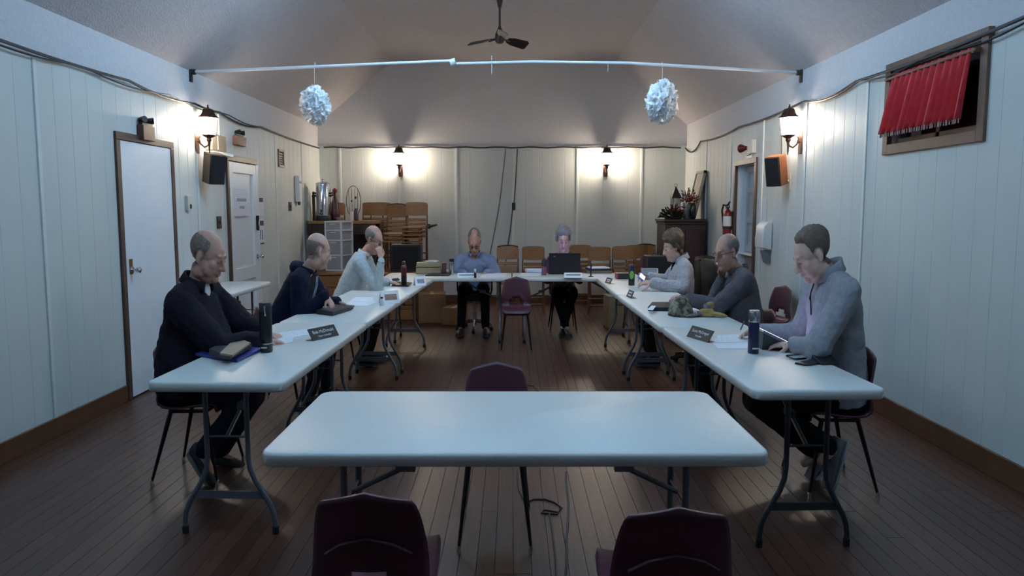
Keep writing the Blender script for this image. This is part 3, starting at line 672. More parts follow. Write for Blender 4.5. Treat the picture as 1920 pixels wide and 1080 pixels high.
M_ink = mat('dark_print', (52, 50, 72), .7); M_ink2 = mat('grey_print', (150, 152, 168), .7)
notice('white notice with dark heading on the left wall, upper of two', XL, 1, 482, 495, 370, 405, .018, [(.1, .9, .02, .24, M_ink)])
notice('white notice with two upright black marks on the left wall, lower of two', XL, 1, 483, 496, 408, 458, .018, [(.08, .95, .12, .30, M_ink), (.3, .42, .45, .82, M_ink), (.62, .74, .45, .82, M_ink), (.05, .95, .93, .99, M_ink)])
notice('white paper sign with grey writing taped to the panelled left door', XL, 1, 437, 466, 352, 406, .0375, [(.22, .88, .36, .46, M_ink2), (.40, .72, .62, .72, M_ink2), (.0, 1., .975, 1.0, M_ink2)])
p = onx(557, 354, XL+.03); t = thing('paper_cup_dispenser', 'tall white dispenser on the left wall near the corner', 'dispenser', (XL+.016, p.y, p.z-.2))
obj('body', MB().box((XL+.05, p.y, p.z), (.065, .13, .36)), M_white, t, bevel=.008); obj('band', MB().box((XL+.085, p.y, p.z+.09), (.006, .12, .03)), M_ink2, t); obj('spout', MB().box((XL+.05, p.y+.01, p.z-.20), (.03, .05, .05)), M_black, t)
# right wall: exit horn, sign, paper, dispenser, extinguisher
p = onx(1396, 278, XR-.06); t = thing('alarm_horn', 'red alarm horn with pale box above the right doorway', 'alarm', (XR-.03, p.y, p.z-.05))
obj('horn', MB().tube([p+Vector((.015, -.03, 0)), p, p+Vector((-.02, .03, .0)), p+Vector((-.03, .05, .0))], [.02, .03, .045, .05], 12), mat('dark_red_metal', (96, 16, 24), .4), t)
q = onx(1411, 275, XR-.03); obj('box', MB().box((XR-.04, q.y, q.z), (.05, .17, .15)), M_cream, t, bevel=.004); obj('conduit', MB().tube([(XR-.035, p.y-.02, p.z), (XR-.035, q.y, p.z-.02)], .012, 8), M_cream, t)
t = thing('door_sign', 'small white sign with dark lines above the right doorway', 'sign', onx(1405, 294, XR-.02)); p = onx(1405, 294, XR-.02)
obj('plate', MB().box((XR-.020, p.y, p.z), (.006, .20, .065)), M_white, t)
for dz in (.02, -.02): obj('printed_line', MB().box((XR-.0238, p.y, p.z+dz), (.001, .17, .012)), M_ink, t, smooth=0)
notice('plain white sheet of paper on the right wall beside the doorway', XR, -1, 1424, 1436, 370, 418, .018, [])
p = onx(1433, 443, XR-.06); t = thing('towel_dispenser', 'white paper towel dispenser on the right wall beside the doorway', 'dispenser', (XR-.02, p.y, p.z-.15))
prof = [(-.02, -.14), (-.115, -.12), (-.12, -.02), (-.105, .11), (-.07, .15), (-.02, .15)]
obj('cover', MB().prism([(x, z) for x, z in prof], (p.y-.13, p.y+.13), Matrix(((1, 0, 0), (0, 0, 1), (0, 1, 0))), (XR, 0, p.z)), M_white, t, bevel=.008)
obj('tray', MB().prism([(-.018, -.28), (-.05, -.28), (-.09, -.15), (-.018, -.15)], (p.y-.09, p.y+.05), Matrix(((1, 0, 0), (0, 0, 1), (0, 1, 0))), (XR, 0, p.z)), mat('grey_tray', (120, 126, 130), .5), t, bevel=.004)
p = onx(1363, 410, XR-.10); t = thing('fire_extinguisher', 'red fire extinguisher with white label hanging left of the right doorway', 'fire extinguisher', (XR-.1, p.y, p.z-.2))
M_red = mat('red_enamel', (120, 20, 30), .35)
obj('cylinder', MB().lathe([(.05, -.20), (.062, -.19), (.064, -.16), (.064, .04), (.055, .08), (.028, .11), (.022, .13)], (XR-.095, p.y, p.z), 20, sx=SQ), M_red, t)
obj('label', MB().lathe([(.0655, -.09), (.0658, -.088), (.0658, .028), (.0655, .03)], (XR-.095, p.y, p.z), 20, sx=SQ), M_white, t)
obj('valve', MB().box((XR-.095, p.y, p.z+.15), (.03, .045, .05)).tube([(XR-.095, p.y+.02, p.z+.16), (XR-.10, p.y-.10, p.z+.20)], .012, 8).tube([(XR-.095, p.y+.02, p.z+.15), (XR-.10, p.y-.09, p.z+.14)], .010, 8), M_black, t)
obj('hose', MB().tube([(XR-.10, p.y+.02, p.z+.15), (XR-.13, p.y+.06, p.z+.17), (XR-.14, p.y+.085, p.z+.10), (XR-.13, p.y+.075, p.z-.02), (XR-.12, p.y+.07, p.z-.12)], .012, 8), M_black, t, smooth=60)
obj('bracket', MB().box((XR-.034, p.y, p.z-.02), (.02, .05, .22)).lathe([(.067, -.125), (.068, -.12), (.068, -.10), (.067, -.095)], (XR-.095, p.y, p.z), 20, sx=SQ), M_black, t)
# ------------------------------------------------------------------ platform in the back left corner
M_stage = mat('orange_brown_boards', (128, 84, 44), .5, var=.22, scale=7, stretch=(1, 3, 10), rand=.12)
M_dkwood = mat('dark_wood', (44, 28, 26), .45, var=.2, scale=9)
SX1 = -1.28; SY0 = 10.30; SZ = .63
st = thing('stage_platform', 'low orange-brown wooden platform in the back left corner carrying the stacked chairs', 'platform', ((XL+SX1)/2, (SY0+YB)/2, 0))
obj('core', MB().box(((XL+.03+SX1)/2, (SY0+YB-.02)/2, SZ/2-.012), (SX1-XL-.06, YB-SY0-.08, SZ-.024)), M_dkwood, st, smooth=0)
for k in range(4): obj('board', MB().box(((XL+.03+SX1)/2, SY0+.008, .075+.148*k), (SX1-XL-.05, .022, .142)), M_stage, st, bevel=.003)
for k in range(9):
    y = SY0+.0+(YB-.06-SY0)*(k+.5)/9; obj('board', MB().box(((XL+.03+SX1)/2, y, SZ-.011), (SX1-XL-.04, (YB-.06-SY0)/9-.004, .022)), M_stage, st, bevel=.002)
obj('riser_end', MB().box((SX1+.0, (SY0+YB-.02)/2, SZ/2-.012), (.02, YB-SY0-.10, SZ-.03)), M_stage, st)
# step box at the platform end and cartons
M_card = mat('cardboard', (122, 88, 58), .8, var=.12)
def carton(label, c, d, rz=0., m=M_card, flap=True):
    t = thing('cardboard_box', label, 'box', (c[0], c[1], c[2]-d[2]/2)); R = RZ(rz)
    obj('body', MB().box(c, d, R), m, t, bevel=.003)
    obj('tape', MB().box((c[0], c[1], c[2]+d[2]/2+.0005), (.05, d[1]+.004, .002), R), mat('packing_tape', (160, 128, 88), .3), t, smooth=0)
    return t
carton('brown carton on the floor beside the platform, behind the far table end', (-1.06, 10.2, .19), (.36, .34, .38), .1)
carton('taller brown carton on the floor at the end of the platform', (-1.10, 10.72, .28), (.26, .4, .56))
carton('carton on the floor under the left end of the far table', (-.74, 10.0, .11), (.26, .3, .22), -.2)
carton('pale carton on the floor under the right end of the far tables', (1.30, 9.75, .2), (.22, .30, .40), .1, mat('pale_card', (140, 128, 104), .8, var=.1))
# ------------------------------------------------------------------ folded wooden chairs
M_oak = mat('honey_oak', (146, 100, 56), .42, var=.22, scale=6, stretch=(3, 3, 14), rand=.16)
M_oak2 = mat('dark_oak_rail', (96, 62, 36), .45, var=.2, scale=9, rand=.12)
_fc = {}
def folded_chair(label, loc, lean=5, group='folded wooden chairs', variant=0):
    key = (lean, variant)
    if key in _fc: return dup(_fc[key], loc, label, group)
    t = thing('folding_chair', label, 'chair', loc, group, local=True); _fc[key] = t
    R = SQM@RX(math.radians(-lean))
    def pc(name, mb, m, par=None, **k): return obj(name, mb.tf(R), m, par or t, **k)
    n = 10; vs = []
    for z in (.765, .945):
        for dpt in (0, .012):
            for i in range(n+1):
                u = -1+2*i/n; vs.append((u*.208*(1-.03*(z > .9)), -.015+dpt-.022*(1-u*u), z+(.012*(1-u**4) if z > .9 else -.008*(1-u*u))))
    N = n+1; fs = []
    for i in range(n): fs += [(i, i+1, 2*N+i+1, 2*N+i), (N+i+1, N+i, 3*N+i, 3*N+i+1), (i+1, i, N+i, N+i+1), (2*N+i, 2*N+i+1, 3*N+i+1, 3*N+i)]
    fs += [(0, 2*N, 3*N, N), (n, N+n, 3*N+n, 2*N+n)]
    pc('backrest', MB().add(vs, fs), M_oak, smooth=60)
    for s in (-1, 1):
        pc('leg', MB().tube([(s*.205, .012, .0), (s*.20, .012, .5), (s*.198, .012, .93)], .013, 8, flat=.7), M_oak2)
        pc('leg', MB().tube([(s*.178, .04, .02), (s*.176, .04, .62)], .012, 8, flat=.7), M_oak2)
    for k in range(5 if variant == 0 else 6):
        pc('seat_slat', MB().box((0, -.012, .70-.058*k), (.36, .018, .046)), M_oak, bevel=.004)
    pc('rung', MB().tube([(-.2, .012, .22), (.2, .012, .22)], .011, 8), M_oak2)
    pc('rung', MB().tube([(-.178, .04, .12), (.178, .04, .12)], .010, 8), M_oak2)
    if variant == 1: pc('metal_edge', MB().tube([(-.20, -.012, .948), (-.1, -.026, .963), (0, -.033, .966), (.1, -.026, .963), (.20, -.012, .948)], .010, 8), M_black)
    return t
def place_folded(label, px, ytop, Y, base, variant=0, lean=5):
    p = at(px, ytop, Y); return folded_chair(label, (p.x, Y-.08, base), lean, variant=variant)
for px, Y, v, lab in ((952, 11.35, 1, 'folded wooden chair with dark metal top edge, right of the man in light blue shirt'),
                      (1000, 11.10, 0, 'folded wooden chair just left of the woman with the laptop'),
                      (1088, 11.55, 0, 'folded wooden chair half hidden behind the woman with the laptop'),
                      (1124, 10.95, 0, 'tallest looking folded wooden chair right of the woman with the laptop'),
                      (1169, 11.15, 0, 'folded wooden chair standing below the right back-wall lantern'),
                      (1194, 11.5, 0, 'folded wooden chair half hidden in the middle of the right-hand row'),
                      (1213, 11.75, 1, 'last folded wooden chair of the right-hand row, next to the dark cabinet')):
    place_folded(lab, px, 455, Y, 0, v, 13 if v else 5)
for px, Y, v, lab in ((699, 11.97, 0, 'folded wooden chair on the platform, leftmost of the upright stack behind the drawers'),
                      (714, 11.85, 0, 'folded wooden chair on the platform showing only a narrow strip of backrest'),
                      (742, 11.45, 1, 'folded wooden chair on the platform with a dark top edge, below the left back-wall lantern'),
                      (781, 11.35, 0, 'folded wooden chair on the platform, rightmost of the tall stack')):
    place_folded(lab, px, 380, Y, SZ, v, 17 if v else 5)
place_folded('folded wooden chair standing upright on the platform just right of the red bottle', 627, 380, 11.95, SZ, 0)
# two low stools of stacked slatted seats in front of the tall stack
def slat_stack(label, x0, x1, ytop, n, Y):
    a, b = at(x0, ytop, Y), at(x1, ytop, Y); cx_ = (a.x+b.x)/2; w = b.x-a.x; zt = a.z
    t = thing('slatted_seat_stack', label, 'chair', (cx_, Y, SZ), 'slatted seats stacked on the platform')
    for k in range(n): obj('seat_slat', MB().box((cx_, Y, zt-.012-.052*k), (w, .30, .026)), M_oak, t, bevel=.006)
    for sx in (-1, 1):
        for sy in (-1, 1): obj('leg', MB().tube([(cx_+sx*(w/2-.012), Y+sy*.13, SZ), (cx_+sx*(w/2-.012), Y+sy*.13, zt-.02)], .013, 8), M_oak2, t)
slat_stack('lower stack of slatted wooden seats on the platform, left', 722, 757, 437, 3, 11.1)
slat_stack('higher stack of slatted wooden seats on the platform, right', 757, 790, 425, 5, 11.1)
# dark padded case in front of the stack
p = at(763, 500, 10.75); t = thing('speaker_case', 'big black case on the platform in front of the stacked wooden chairs', 'case', (p.x, 10.75, SZ))
obj('body', MB().box((p.x, 10.75, SZ+.185), (.42, .26, .37)), mat('black_vinyl', (24, 25, 30), .6, var=.15, bump=.1, bscale=200), t, bevel=.012)
obj('front_cloth', MB().box((p.x, 10.615, SZ+.19), (.35, .012, .31)), M_grille, t, bevel=.004); obj('handle', MB().tube([(p.x-.06, 10.75, SZ+.37), (p.x-.05, 10.75, SZ+.395), (p.x+.05, 10.75, SZ+.395), (p.x+.06, 10.75, SZ+.37)], .008, 8), M_black, t)
# ------------------------------------------------------------------ sideboard table on the platform with urn, bottles, wire chair
DZ = at(600, 414, 11.35).z
M_sbt = mat('tan_counter', (138, 104, 64), .45, var=.15, scale=8)
t = thing('side_table', 'wooden side table on the platform carrying the steel coffee urn', 'table', (-2.47, 11.5, SZ))
obj('top', MB().box((-2.47, 11.5, DZ-.022), (.98, .5, .044)), M_sbt, t, bevel=.004)
obj('apron', MB().box((-2.47, 11.29, DZ-.12), (.94, .02, .15)), M_dkwood, t); obj('back_panel', MB().box((-2.47, 11.72, (SZ+DZ)/2-.02), (.94, .02, DZ-SZ-.05)), M_dkwood, t)
for sx in (-1, 1):
    for sy in (-1, 1): obj('leg', MB().box((-2.47+sx*.46, 11.5+sy*.21, (SZ+DZ)/2-.02), (.04, .05, DZ-SZ-.04)), M_dkwood, t)
obj('lower_shelf', MB().box((-2.47, 11.5, SZ+.15), (.92, .42, .02)), M_dkwood, t)
def on(px, Y): return at(px, 410, Y).x
ux = on(607, 11.45); uz = DZ
t = thing('coffee_urn', 'tall polished steel coffee urn with black base on the side table', 'urn', (ux, 11.45, uz))
R_ = .135
obj('tank', MB().lathe([(R_, .075), (R_, .09), (R_*.985, .52), (R_*.96, .535)], (ux, 11.45, uz), 32, sx=SQ), mat('mirror_steel', (200, 205, 215), .10, 1.0, var=.02), t, smooth=40)
obj('lid', MB().lathe([(R_*.97, .535), (R_*.98, .548), (R_*.7, .565), (.02, .575), (.02, .59), (.03, .60), (.018, .612)], (ux, 11.45, uz), 32, sx=SQ), M_steel, t)
obj('base', MB().lathe([(R_*1.06, 0), (R_*1.08, .02), (R_*1.05, .07), (R_*.98, .078)], (ux, 11.45, uz), 32, sx=SQ), M_black, t)
for s in (-1, 1): obj('handle', MB().tube([(ux+s*R_*SQ, 11.45, uz+.40), (ux+s*(R_+.055)*SQ, 11.45, uz+.41), (ux+s*(R_+.06)*SQ, 11.45, uz+.38), (ux+s*R_*SQ, 11.45, uz+.36)], .014, 8), M_black, t)
obj('tap', MB().tube([(ux, 11.33, uz+.11), (ux, 11.27, uz+.115), (ux, 11.26, uz+.09)], .013, 8).tube([(ux, 11.29, uz+.12), (ux, 11.28, uz+.165)], .008, 8), M_black, t)
bx = on(629, 11.60); t = thing('red_bottle', 'tall dark red tapered bottle beside the coffee urn', 'bottle', (bx, 11.60, DZ))
obj('body', MB().lathe([(.06, 0), (.085, .02), (.09, .10), (.07, .25), (.035, .36), (.026, .40), (.03, .41)], (bx, 11.60, DZ), 20, sx=SQ), mat('wine_red_glaze', (62, 24, 28), .3), t); obj('stopper', MB().lathe([(.032, .405), (.045, .43), (.045, .46), (.02, .48)], (bx, 11.60, DZ), 16, sx=SQ), M_red, t)
bx = on(589, 11.6); t = thing('pepper_mill', 'dark wooden mill with round black knob left of the coffee urn', 'mill', (bx, 11.6, DZ))
obj('body', MB().lathe([(.034, 0), (.036, .02), (.028, .15), (.03, .34), (.036, .36), (.03, .38)], (bx, 11.6, DZ), 16, sx=SQ), M_dkwood, t)
obj('knob', MB().ell((bx, 11.6, DZ+.405), (.022, .028, .026)), M_black, t)
bx = on(579, 11.4); tag(obj('white_bottle', MB().lathe([(.05, 0), (.056, .02), (.056, .12), (.03, .19), (.016, .22), (.016, .26), (.012, .265)], (bx, 11.4, DZ), 18, sx=SQ), M_cream), 'pale squat bottle at the left end of the side table', 'bottle')
bx = on(659.5, 11.3); t = thing('white_tumbler', 'slim white cup standing above the plastic drawers', 'cup', (bx, 11.3, DZ))
obj('body', MB().lathe([(.024, 0), (.030, .01), (.034, .13), (.032, .135)], (bx, 11.3, DZ), 18, sx=SQ), M_white, t); obj('rim', MB().lathe([(.034, .13), (.036, .135), (.034, .14), (.03, .138)], (bx, 11.3, DZ), 18, sx=SQ), M_cream, t)
bx = on(668, 11.5); tag(obj('small_jar', MB().lathe([(.035, 0), (.045, .01), (.045, .13), (.03, .16), (.03, .18)], (bx, 11.5, DZ), 18, sx=SQ), mat('plum_glass', (72, 44, 60), .3)), 'dark plum jar beside the white cup', 'jar')
bx = on(636, 11.35); tag(obj('small_bowl', MB().lathe([(.03, 0), (.05, .01), (.075, .05), (.070, .05), (.045, .015)], (bx, 11.35, DZ), 18, sx=SQ), mat('pink_grey_bowl', (150, 134, 140), .5)), 'small pinkish bowl beside the red bottle', 'bowl')
# round wire-back chair standing behind the side table
wx = at(662, 400, 11.95).x; wz0 = SZ; Yw = 12.0; M_wire = mat('grey_brown_wire', (98, 88, 78), .5, .4)
t = thing('wire_chair', 'round wire-back chair behind the side table', 'chair', (wx, Yw, SZ))
czw = at(662, 378, Yw).z
obj('hoop', MB().tube([(wx+.112*math.cos(a), Yw, czw+.24*math.sin(a)) for a in [2*PI*k/36 for k in range(37)]], .006, 6), M_wire, t, smooth=60)
for dx in (-.06, -.02, .02, .06): obj('back_wire', MB().tube([(wx+dx, Yw-.004, czw-.2), (wx+dx*1.2, Yw-.01, czw+.2)], .0035, 6), M_wire, t)
for dx, dz, r in ((.035, .06, .017), (-.025, .01, .013)): obj('rosette', MB().ell((wx+dx, Yw-.014, czw+dz), (r, .008, r*1.25)), M_black, t)
obj('seat', MB().lathe([(.15, -.012), (.17, 0), (.16, .014), (.02, .018)], (wx, Yw-.03, czw-.30), 24, sx=SQ), M_oak2, t)
for a in range(4): q = PI/4+a*PI/2; obj('leg', MB().tube([(wx+.10*math.cos(q), Yw-.03+.09*math.sin(q), czw-.305), (wx+.13*math.cos(q), Yw-.03+.12*math.sin(q), SZ)], .008, 6), M_wire, t)
# ------------------------------------------------------------------ plastic drawer tower
p = at(637, 500, 10.85); cx_, cy_ = p.x, 10.85; R = RZ(math.radians(-20)); hh = at(637, 414, 10.85).z-SZ
M_clear = mat('translucent_drawer', (150, 152, 158), .3, var=.06); M_dfr = mat('white_drawer_frame', (206, 206, 210), .4, var=.02)
t = thing('drawer_tower', 'white plastic tower of four translucent drawers standing on the platform', 'drawers', (cx_, cy_, SZ)); C = Vector((cx_, cy_, SZ)); w, d = .27, .30
def B(c, s): return MB().box(C+SQM@(R@Vector(c)) if False else C+R@Vector(c), s, R)
fr = MB()
for sx in (-1, 1):
    for sy in (-1, 1): fr.join(B((sx*(w/2-.011), sy*(d/2-.011), hh/2), (.022, .022, hh)))
lev = [0, .30*hh, .60*hh, .80*hh, hh-.022]
for z in lev: fr.join(B((0, 0, z+.011), (w, d, .022)))
obj('frame', fr, M_dfr, t, smooth=0)
for z0, z1 in zip(lev[:-1], lev[1:]):
    dr = obj('drawer', B((0, 0, (z0+z1+.022)/2), (w-.05, d-.008, z1-z0-.026)), M_clear, t, bevel=.004)
    obj('pull', B((0, -d/2+.0, z1-.02), (.09, .016, .014)), M_dfr, dr)
# ------------------------------------------------------------------ dark cabinet in the back right corner with decorations
CX0, CX1, CY0, CY1 = 2.10, XR-.06, 10.62, 11.25; CZ = at(1290, 411, 10.62).z
t = thing('dark_cabinet', 'tall dark wooden cabinet against the right wall in the back corner', 'cabinet', ((CX0+CX1)/2, (CY0+CY1)/2, 0))
obj('carcass', MB().box(((CX0+CX1)/2, (CY0+CY1)/2, CZ/2-.02), (CX1-CX0, CY1-CY0-.04, CZ-.04)), M_dkwood, t, bevel=.004)
obj('cornice', MB().box(((CX0+CX1)/2-.01, (CY0+CY1)/2-.012, CZ-.018), (CX1-CX0+.035, CY1-CY0+.03, .036)).box(((CX0+CX1)/2-.008, (CY0+CY1)/2-.01, CZ-.055), (CX1-CX0+.015, CY1-CY0+.0, .03)), M_dkwood, t, bevel=.005)
for k in range(2):
    a = CX0+.02+k*(CX1-CX0-.04)/2; b = a+(CX1-CX0-.04)/2-.008
    dr = obj('cabinet_door', MB().box(((a+b)/2, CY0+.008, CZ/2-.03), (b-a, .024, CZ-.22)), mat('reddish_dark_wood', (56, 32, 34), .4, var=.2), t, bevel=.004)
    obj('door_panel', MB().box(((a+b)/2, CY0-.006, CZ/2-.03), (b-a-.09, .012, CZ-.36)), MATS['reddish_dark_wood'], dr, bevel=.005); obj('knob', MB().ell((b-.02 if k == 0 else a+.02, CY0-.014, CZ/2+.05), .012), mat('brass', (150, 115, 60), .3, .9), dr)
def cab(px, Y): return at(px, 405, Y).x
lx = cab(1266, 10.98); t = thing('candle_lantern', 'black metal candle lantern with pointed roof on the dark cabinet', 'lantern', (lx, 10.98, CZ+.08))
lw, ld, lz0, lz1, lz2 = .13*SQ, .13, CZ+.11, CZ+.29, CZ+.44
t.location.z = CZ; ORG[t.name] = Vector((lx, 10.98, CZ))
obj('plinth', MB().box((lx, 10.98, CZ+.055), (lw*1.25, ld*1.25, .11)), M_black, t, bevel=.003)
for sx in (-1, 1):
    for sy in (-1, 1): obj('post', MB().box((lx+sx*lw/2, 10.98+sy*ld/2, (lz0+lz1)/2), (.01, .01, lz1-lz0)), M_black, t, smooth=0)
obj('roof', MB().lathe([(.13, 0), (.125, .01), (.07, .08), (.02, .15), (.008, .165)], (lx, 10.98, lz1), 4, sx=SQ, ph=PI/4), M_black, t, smooth=20); obj('ring', MB().tube([(lx+.018*math.cos(a), 10.98, lz2+.03+.022*math.sin(a)) for a in [2*PI*k/14 for k in range(15)]], .003, 6), M_black, t)
obj('candle', MB().lathe([(.028, 0), (.03, .004), (.03, .11), (.026, .115)], (lx, 10.98, lz0), 16, sx=SQ), M_cream, t)
for s in (-1, 1): obj('glass', MB().box((lx, 10.98+s*ld/2, (lz0+lz1)/2), (lw-.012, .003, lz1-lz0)), mat('thin_lantern_glass', (225, 228, 228), .05, trans=.9, var=.01), t, smooth=0)
M_leafd = mat('dark_foliage', (34, 44, 30), .6, var=.35, scale=30); M_berry = mat('red_flower', (120, 26, 36), .6, var=.3, scale=30); M_dry = mat('dried_flower', (140, 108, 100), .8, var=.2)
def leaf_cluster(c, r, n, seed, size=.05):
    random.seed(seed); mb = MB()
    for i in range(n):
        d = Vector((random.gauss(0, 1), random.gauss(0, 1), abs(random.gauss(0, .8)))).normalized(); p = Vector(c)+Vector((d.x*r[0], d.y*r[1], d.z*r[2]))*random.uniform(.35, 1)
        s = d.cross(Vector((random.random(), random.random(), random.random()))).normalized(); k = size*random.uniform(.7, 1.3); u = (d+Vector((0, 0, random.uniform(-.3, .5)))).normalized(); nrm = s.cross(u)*k*.12
        mb.add([p, p+u*k*.5+s*k*.28+nrm, p+u*k, p+u*k*.5-s*k*.28+nrm, p+u*k*.5-nrm], [(0, 1, 2, 4), (0, 4, 2, 3)])
    return mb
t = thing('flower_arrangement', 'low arrangement of dark leaves and red flowers under the black lantern on the cabinet', 'flowers', (cab(1262, 10.7), 10.68, CZ)); fx_, fy_ = cab(1262, 10.7), 10.70
obj('tray', MB().lathe([(.10, 0), (.12, .01), (.125, .035), (.115, .035), (.1, .015)], (fx_, fy_, CZ), 20), M_black, t)
o = obj('leaves', leaf_cluster((fx_-.01, fy_-.01, CZ+.02), (.15, .11, .13), 150, 2, .06), M_leafd, t, smooth=0, solid=.002); o['kind'] = 'stuff'
random.seed(8)
for k in range(14):
    c = Vector((fx_+random.uniform(-.06, .13), fy_+random.uniform(-.1, .02), CZ+random.uniform(.10, .19))); mb = MB()
    for q in range(6):
        a = q*PI/3; mb.ell(c+Vector((math.cos(a)*.013, math.sin(a)*.013, .004)), (.013, .013, .009), n=6, m=4)
    obj('flower', mb.ell(c, (.009, .009, .011), n=6, m=4), M_berry, t)
vx = cab(1286, 10.98); t = thing('silver_vase', 'silver and white vase with dried flowers on the cabinet', 'vase', (vx, 10.98, CZ))
obj('body', MB().lathe([(.045, 0), (.055, .01), (.05, .08), (.062, .16), (.058, .22), (.064, .225), (.05, .22)], (vx, 10.98, CZ), 20, sx=SQ), mat('pewter_vase', (170, 172, 172), .3, .5, var=.3, scale=16), t)
o = obj('dried_stems', leaf_cluster((vx+.0, 10.98, CZ+.24), (.07, .07, .20), 70, 5, .045), M_dry, t, smooth=0, solid=.002); o['kind'] = 'stuff'
mb = MB()
for k in range(9): a = k*2.4; mb.tube([(vx, 10.98, CZ+.2), (vx+.03*math.cos(a), 10.98+.03*math.sin(a), CZ+.32), (vx+.06*math.cos(a), 10.98+.06*math.sin(a), CZ+.40)], .003, 5)
obj('stems', mb, M_oak2, t)
vx = cab(1298, 10.68); t = thing('dark_jar', 'dark green-black ginger jar with small red flowers on the cabinet', 'jar', (vx, 10.68, CZ))
obj('body', MB().lathe([(.045, 0), (.06, .03), (.066, .12), (.055, .19), (.045, .20), (.045, .225), (.038, .22)], (vx, 10.68, CZ), 20, sx=SQ), mat('dark_glaze', (22, 30, 30), .2, var=.2), t)
o = obj('sprigs', leaf_cluster((vx, 10.68, CZ+.22), (.07, .07, .16), 60, 9, .04), M_berry, t, smooth=0, solid=.002); o['kind'] = 'stuff'
# framed picture leaning on the wall
a = at(1308, 411, 10.75); t = thing('framed_picture', 'tall framed picture leaning against the right wall on the cabinet', 'picture', (XR-.2, 11.0, CZ))
Mf = Matrix(((0, -.22, -.975), (1, 0, 0), (0, .975, -.22))); org = Vector((XR-.20, 11.0, CZ+.004)); ph = .68; pw = .46
Mf = Matrix(((0, .215, -.977), (1, 0, 0), (0, .977, .215)))
fr = MB()
for (u0, u1, v0, v1) in ((-pw/2, pw/2, 0, .035), (-pw/2, pw/2, ph-.035, ph), (-pw/2, -pw/2+.035, 0, ph), (pw/2-.035, pw/2, 0, ph)): fr.prism([(u0, v0), (u1, v0), (u1, v1), (u0, v1)], (-.02, .018), Mf, org)
obj('frame', fr, mat('pale_frame', (150, 140, 126), .5), t, smooth=0)
obj('print', MB().prism([(-pw/2+.03, .03), (pw/2-.03, .03), (pw/2-.03, ph-.03), (-pw/2+.03, ph-.03)], (-.008, .004), Mf, org), mat('faded_print', (168, 158, 142), .6, var=.22, scale=7), t, smooth=0)
obj('backing', MB().prism([(-pw/2+.01, .01), (pw/2-.01, .01), (pw/2-.01, ph-.01), (-pw/2+.01, ph-.01)], (-.03, -.018), Mf, org), M_black, t, smooth=0)
# black bin with silver lid near the cabinet, black speaker in front of it
p = at(1323, 488, 9.9); t = thing('pedal_bin', 'black bin with a silver rim standing in front of the dark cabinet', 'bin', (p.x, 9.9, 0))
bz = at(1323, 481, 9.9).z
obj('body', MB().lathe([(.15, 0), (.16, .02), (.18, bz-.06), (.175, bz-.05)], (p.x, 9.9, 0), 28, sx=SQ), M_black, t); obj('rim', MB().lathe([(.178, bz-.06), (.188, bz-.05), (.188, bz-.025), (.178, bz-.02)], (p.x, 9.9, 0), 28, sx=SQ), M_steel, t); obj('lid', MB().lathe([(.176, bz-.02), (.15, bz), (.05, bz+.015), (.01, bz+.017)], (p.x, 9.9, 0), 28, sx=SQ), M_black, t)
p = at(1232, 490, 9.7); zt = at(1232, 479, 9.7).z; t = thing('black_amplifier', 'black amplifier box standing behind the woman in grey cardigan', 'amplifier', (p.x, 9.7, 0))
obj('cabinet', MB().box((p.x, 9.7, zt/2), (.30, .30, zt)), M_black, t, bevel=.01); obj('grille', MB().box((p.x, 9.545, zt*.42), (.26, .014, zt*.7)), M_grille, t, bevel=.004); obj('handle', MB().tube([(p.x-.06, 9.7, zt-.005), (p.x-.05, 9.7, zt+.02), (p.x+.05, 9.7, zt+.02), (p.x+.06, 9.7, zt-.005)], .008, 8), M_black, t)
p = at(1204, 485, 9.9); tag(obj('rolled_banner', MB().lathe([(.022, 0), (.024, .01), (.024, .86), (.02, .87)], (p.x, 9.9, 0), 14), mat('maroon_roll', (110, 50, 60), .6)), 'maroon rolled banner standing left of the black amplifier', 'banner')
# cables on the floor in front of the middle chair
def fl(pix, r, lab): tag(obj('floor_cable', MB().tube([onz(x, y, r) for x, y in pix], r, 6), M_cable, smooth=60), lab, 'cable')
fl([(1062, 885), (1061, 900), (1066, 940), (1065, 980), (1062, 1010), (1063, 1050), (1060, 1079), (1058, 1120)], .005, 'black cable running straight over the floor boards under the nearest table')
fl([(970, 885), (972, 915), (985, 944), (1000, 936), (1022, 936), (1040, 942), (1054, 952), (1045, 960), (1020, 956), (1015, 962), (1045, 964), (1048, 958)], .004, 'thin looped black cable on the floor by the middle chair legs')
fl([(1030, 962), (1036, 1000), (1042, 1050), (1044, 1100)], .004, 'thin black cable leading from the loops towards the camera')
fl([(985, 722), (1000, 724), (1010, 734), (1020, 745), (1040, 760)], .004, 'short black cable on the floor behind the nearest table')
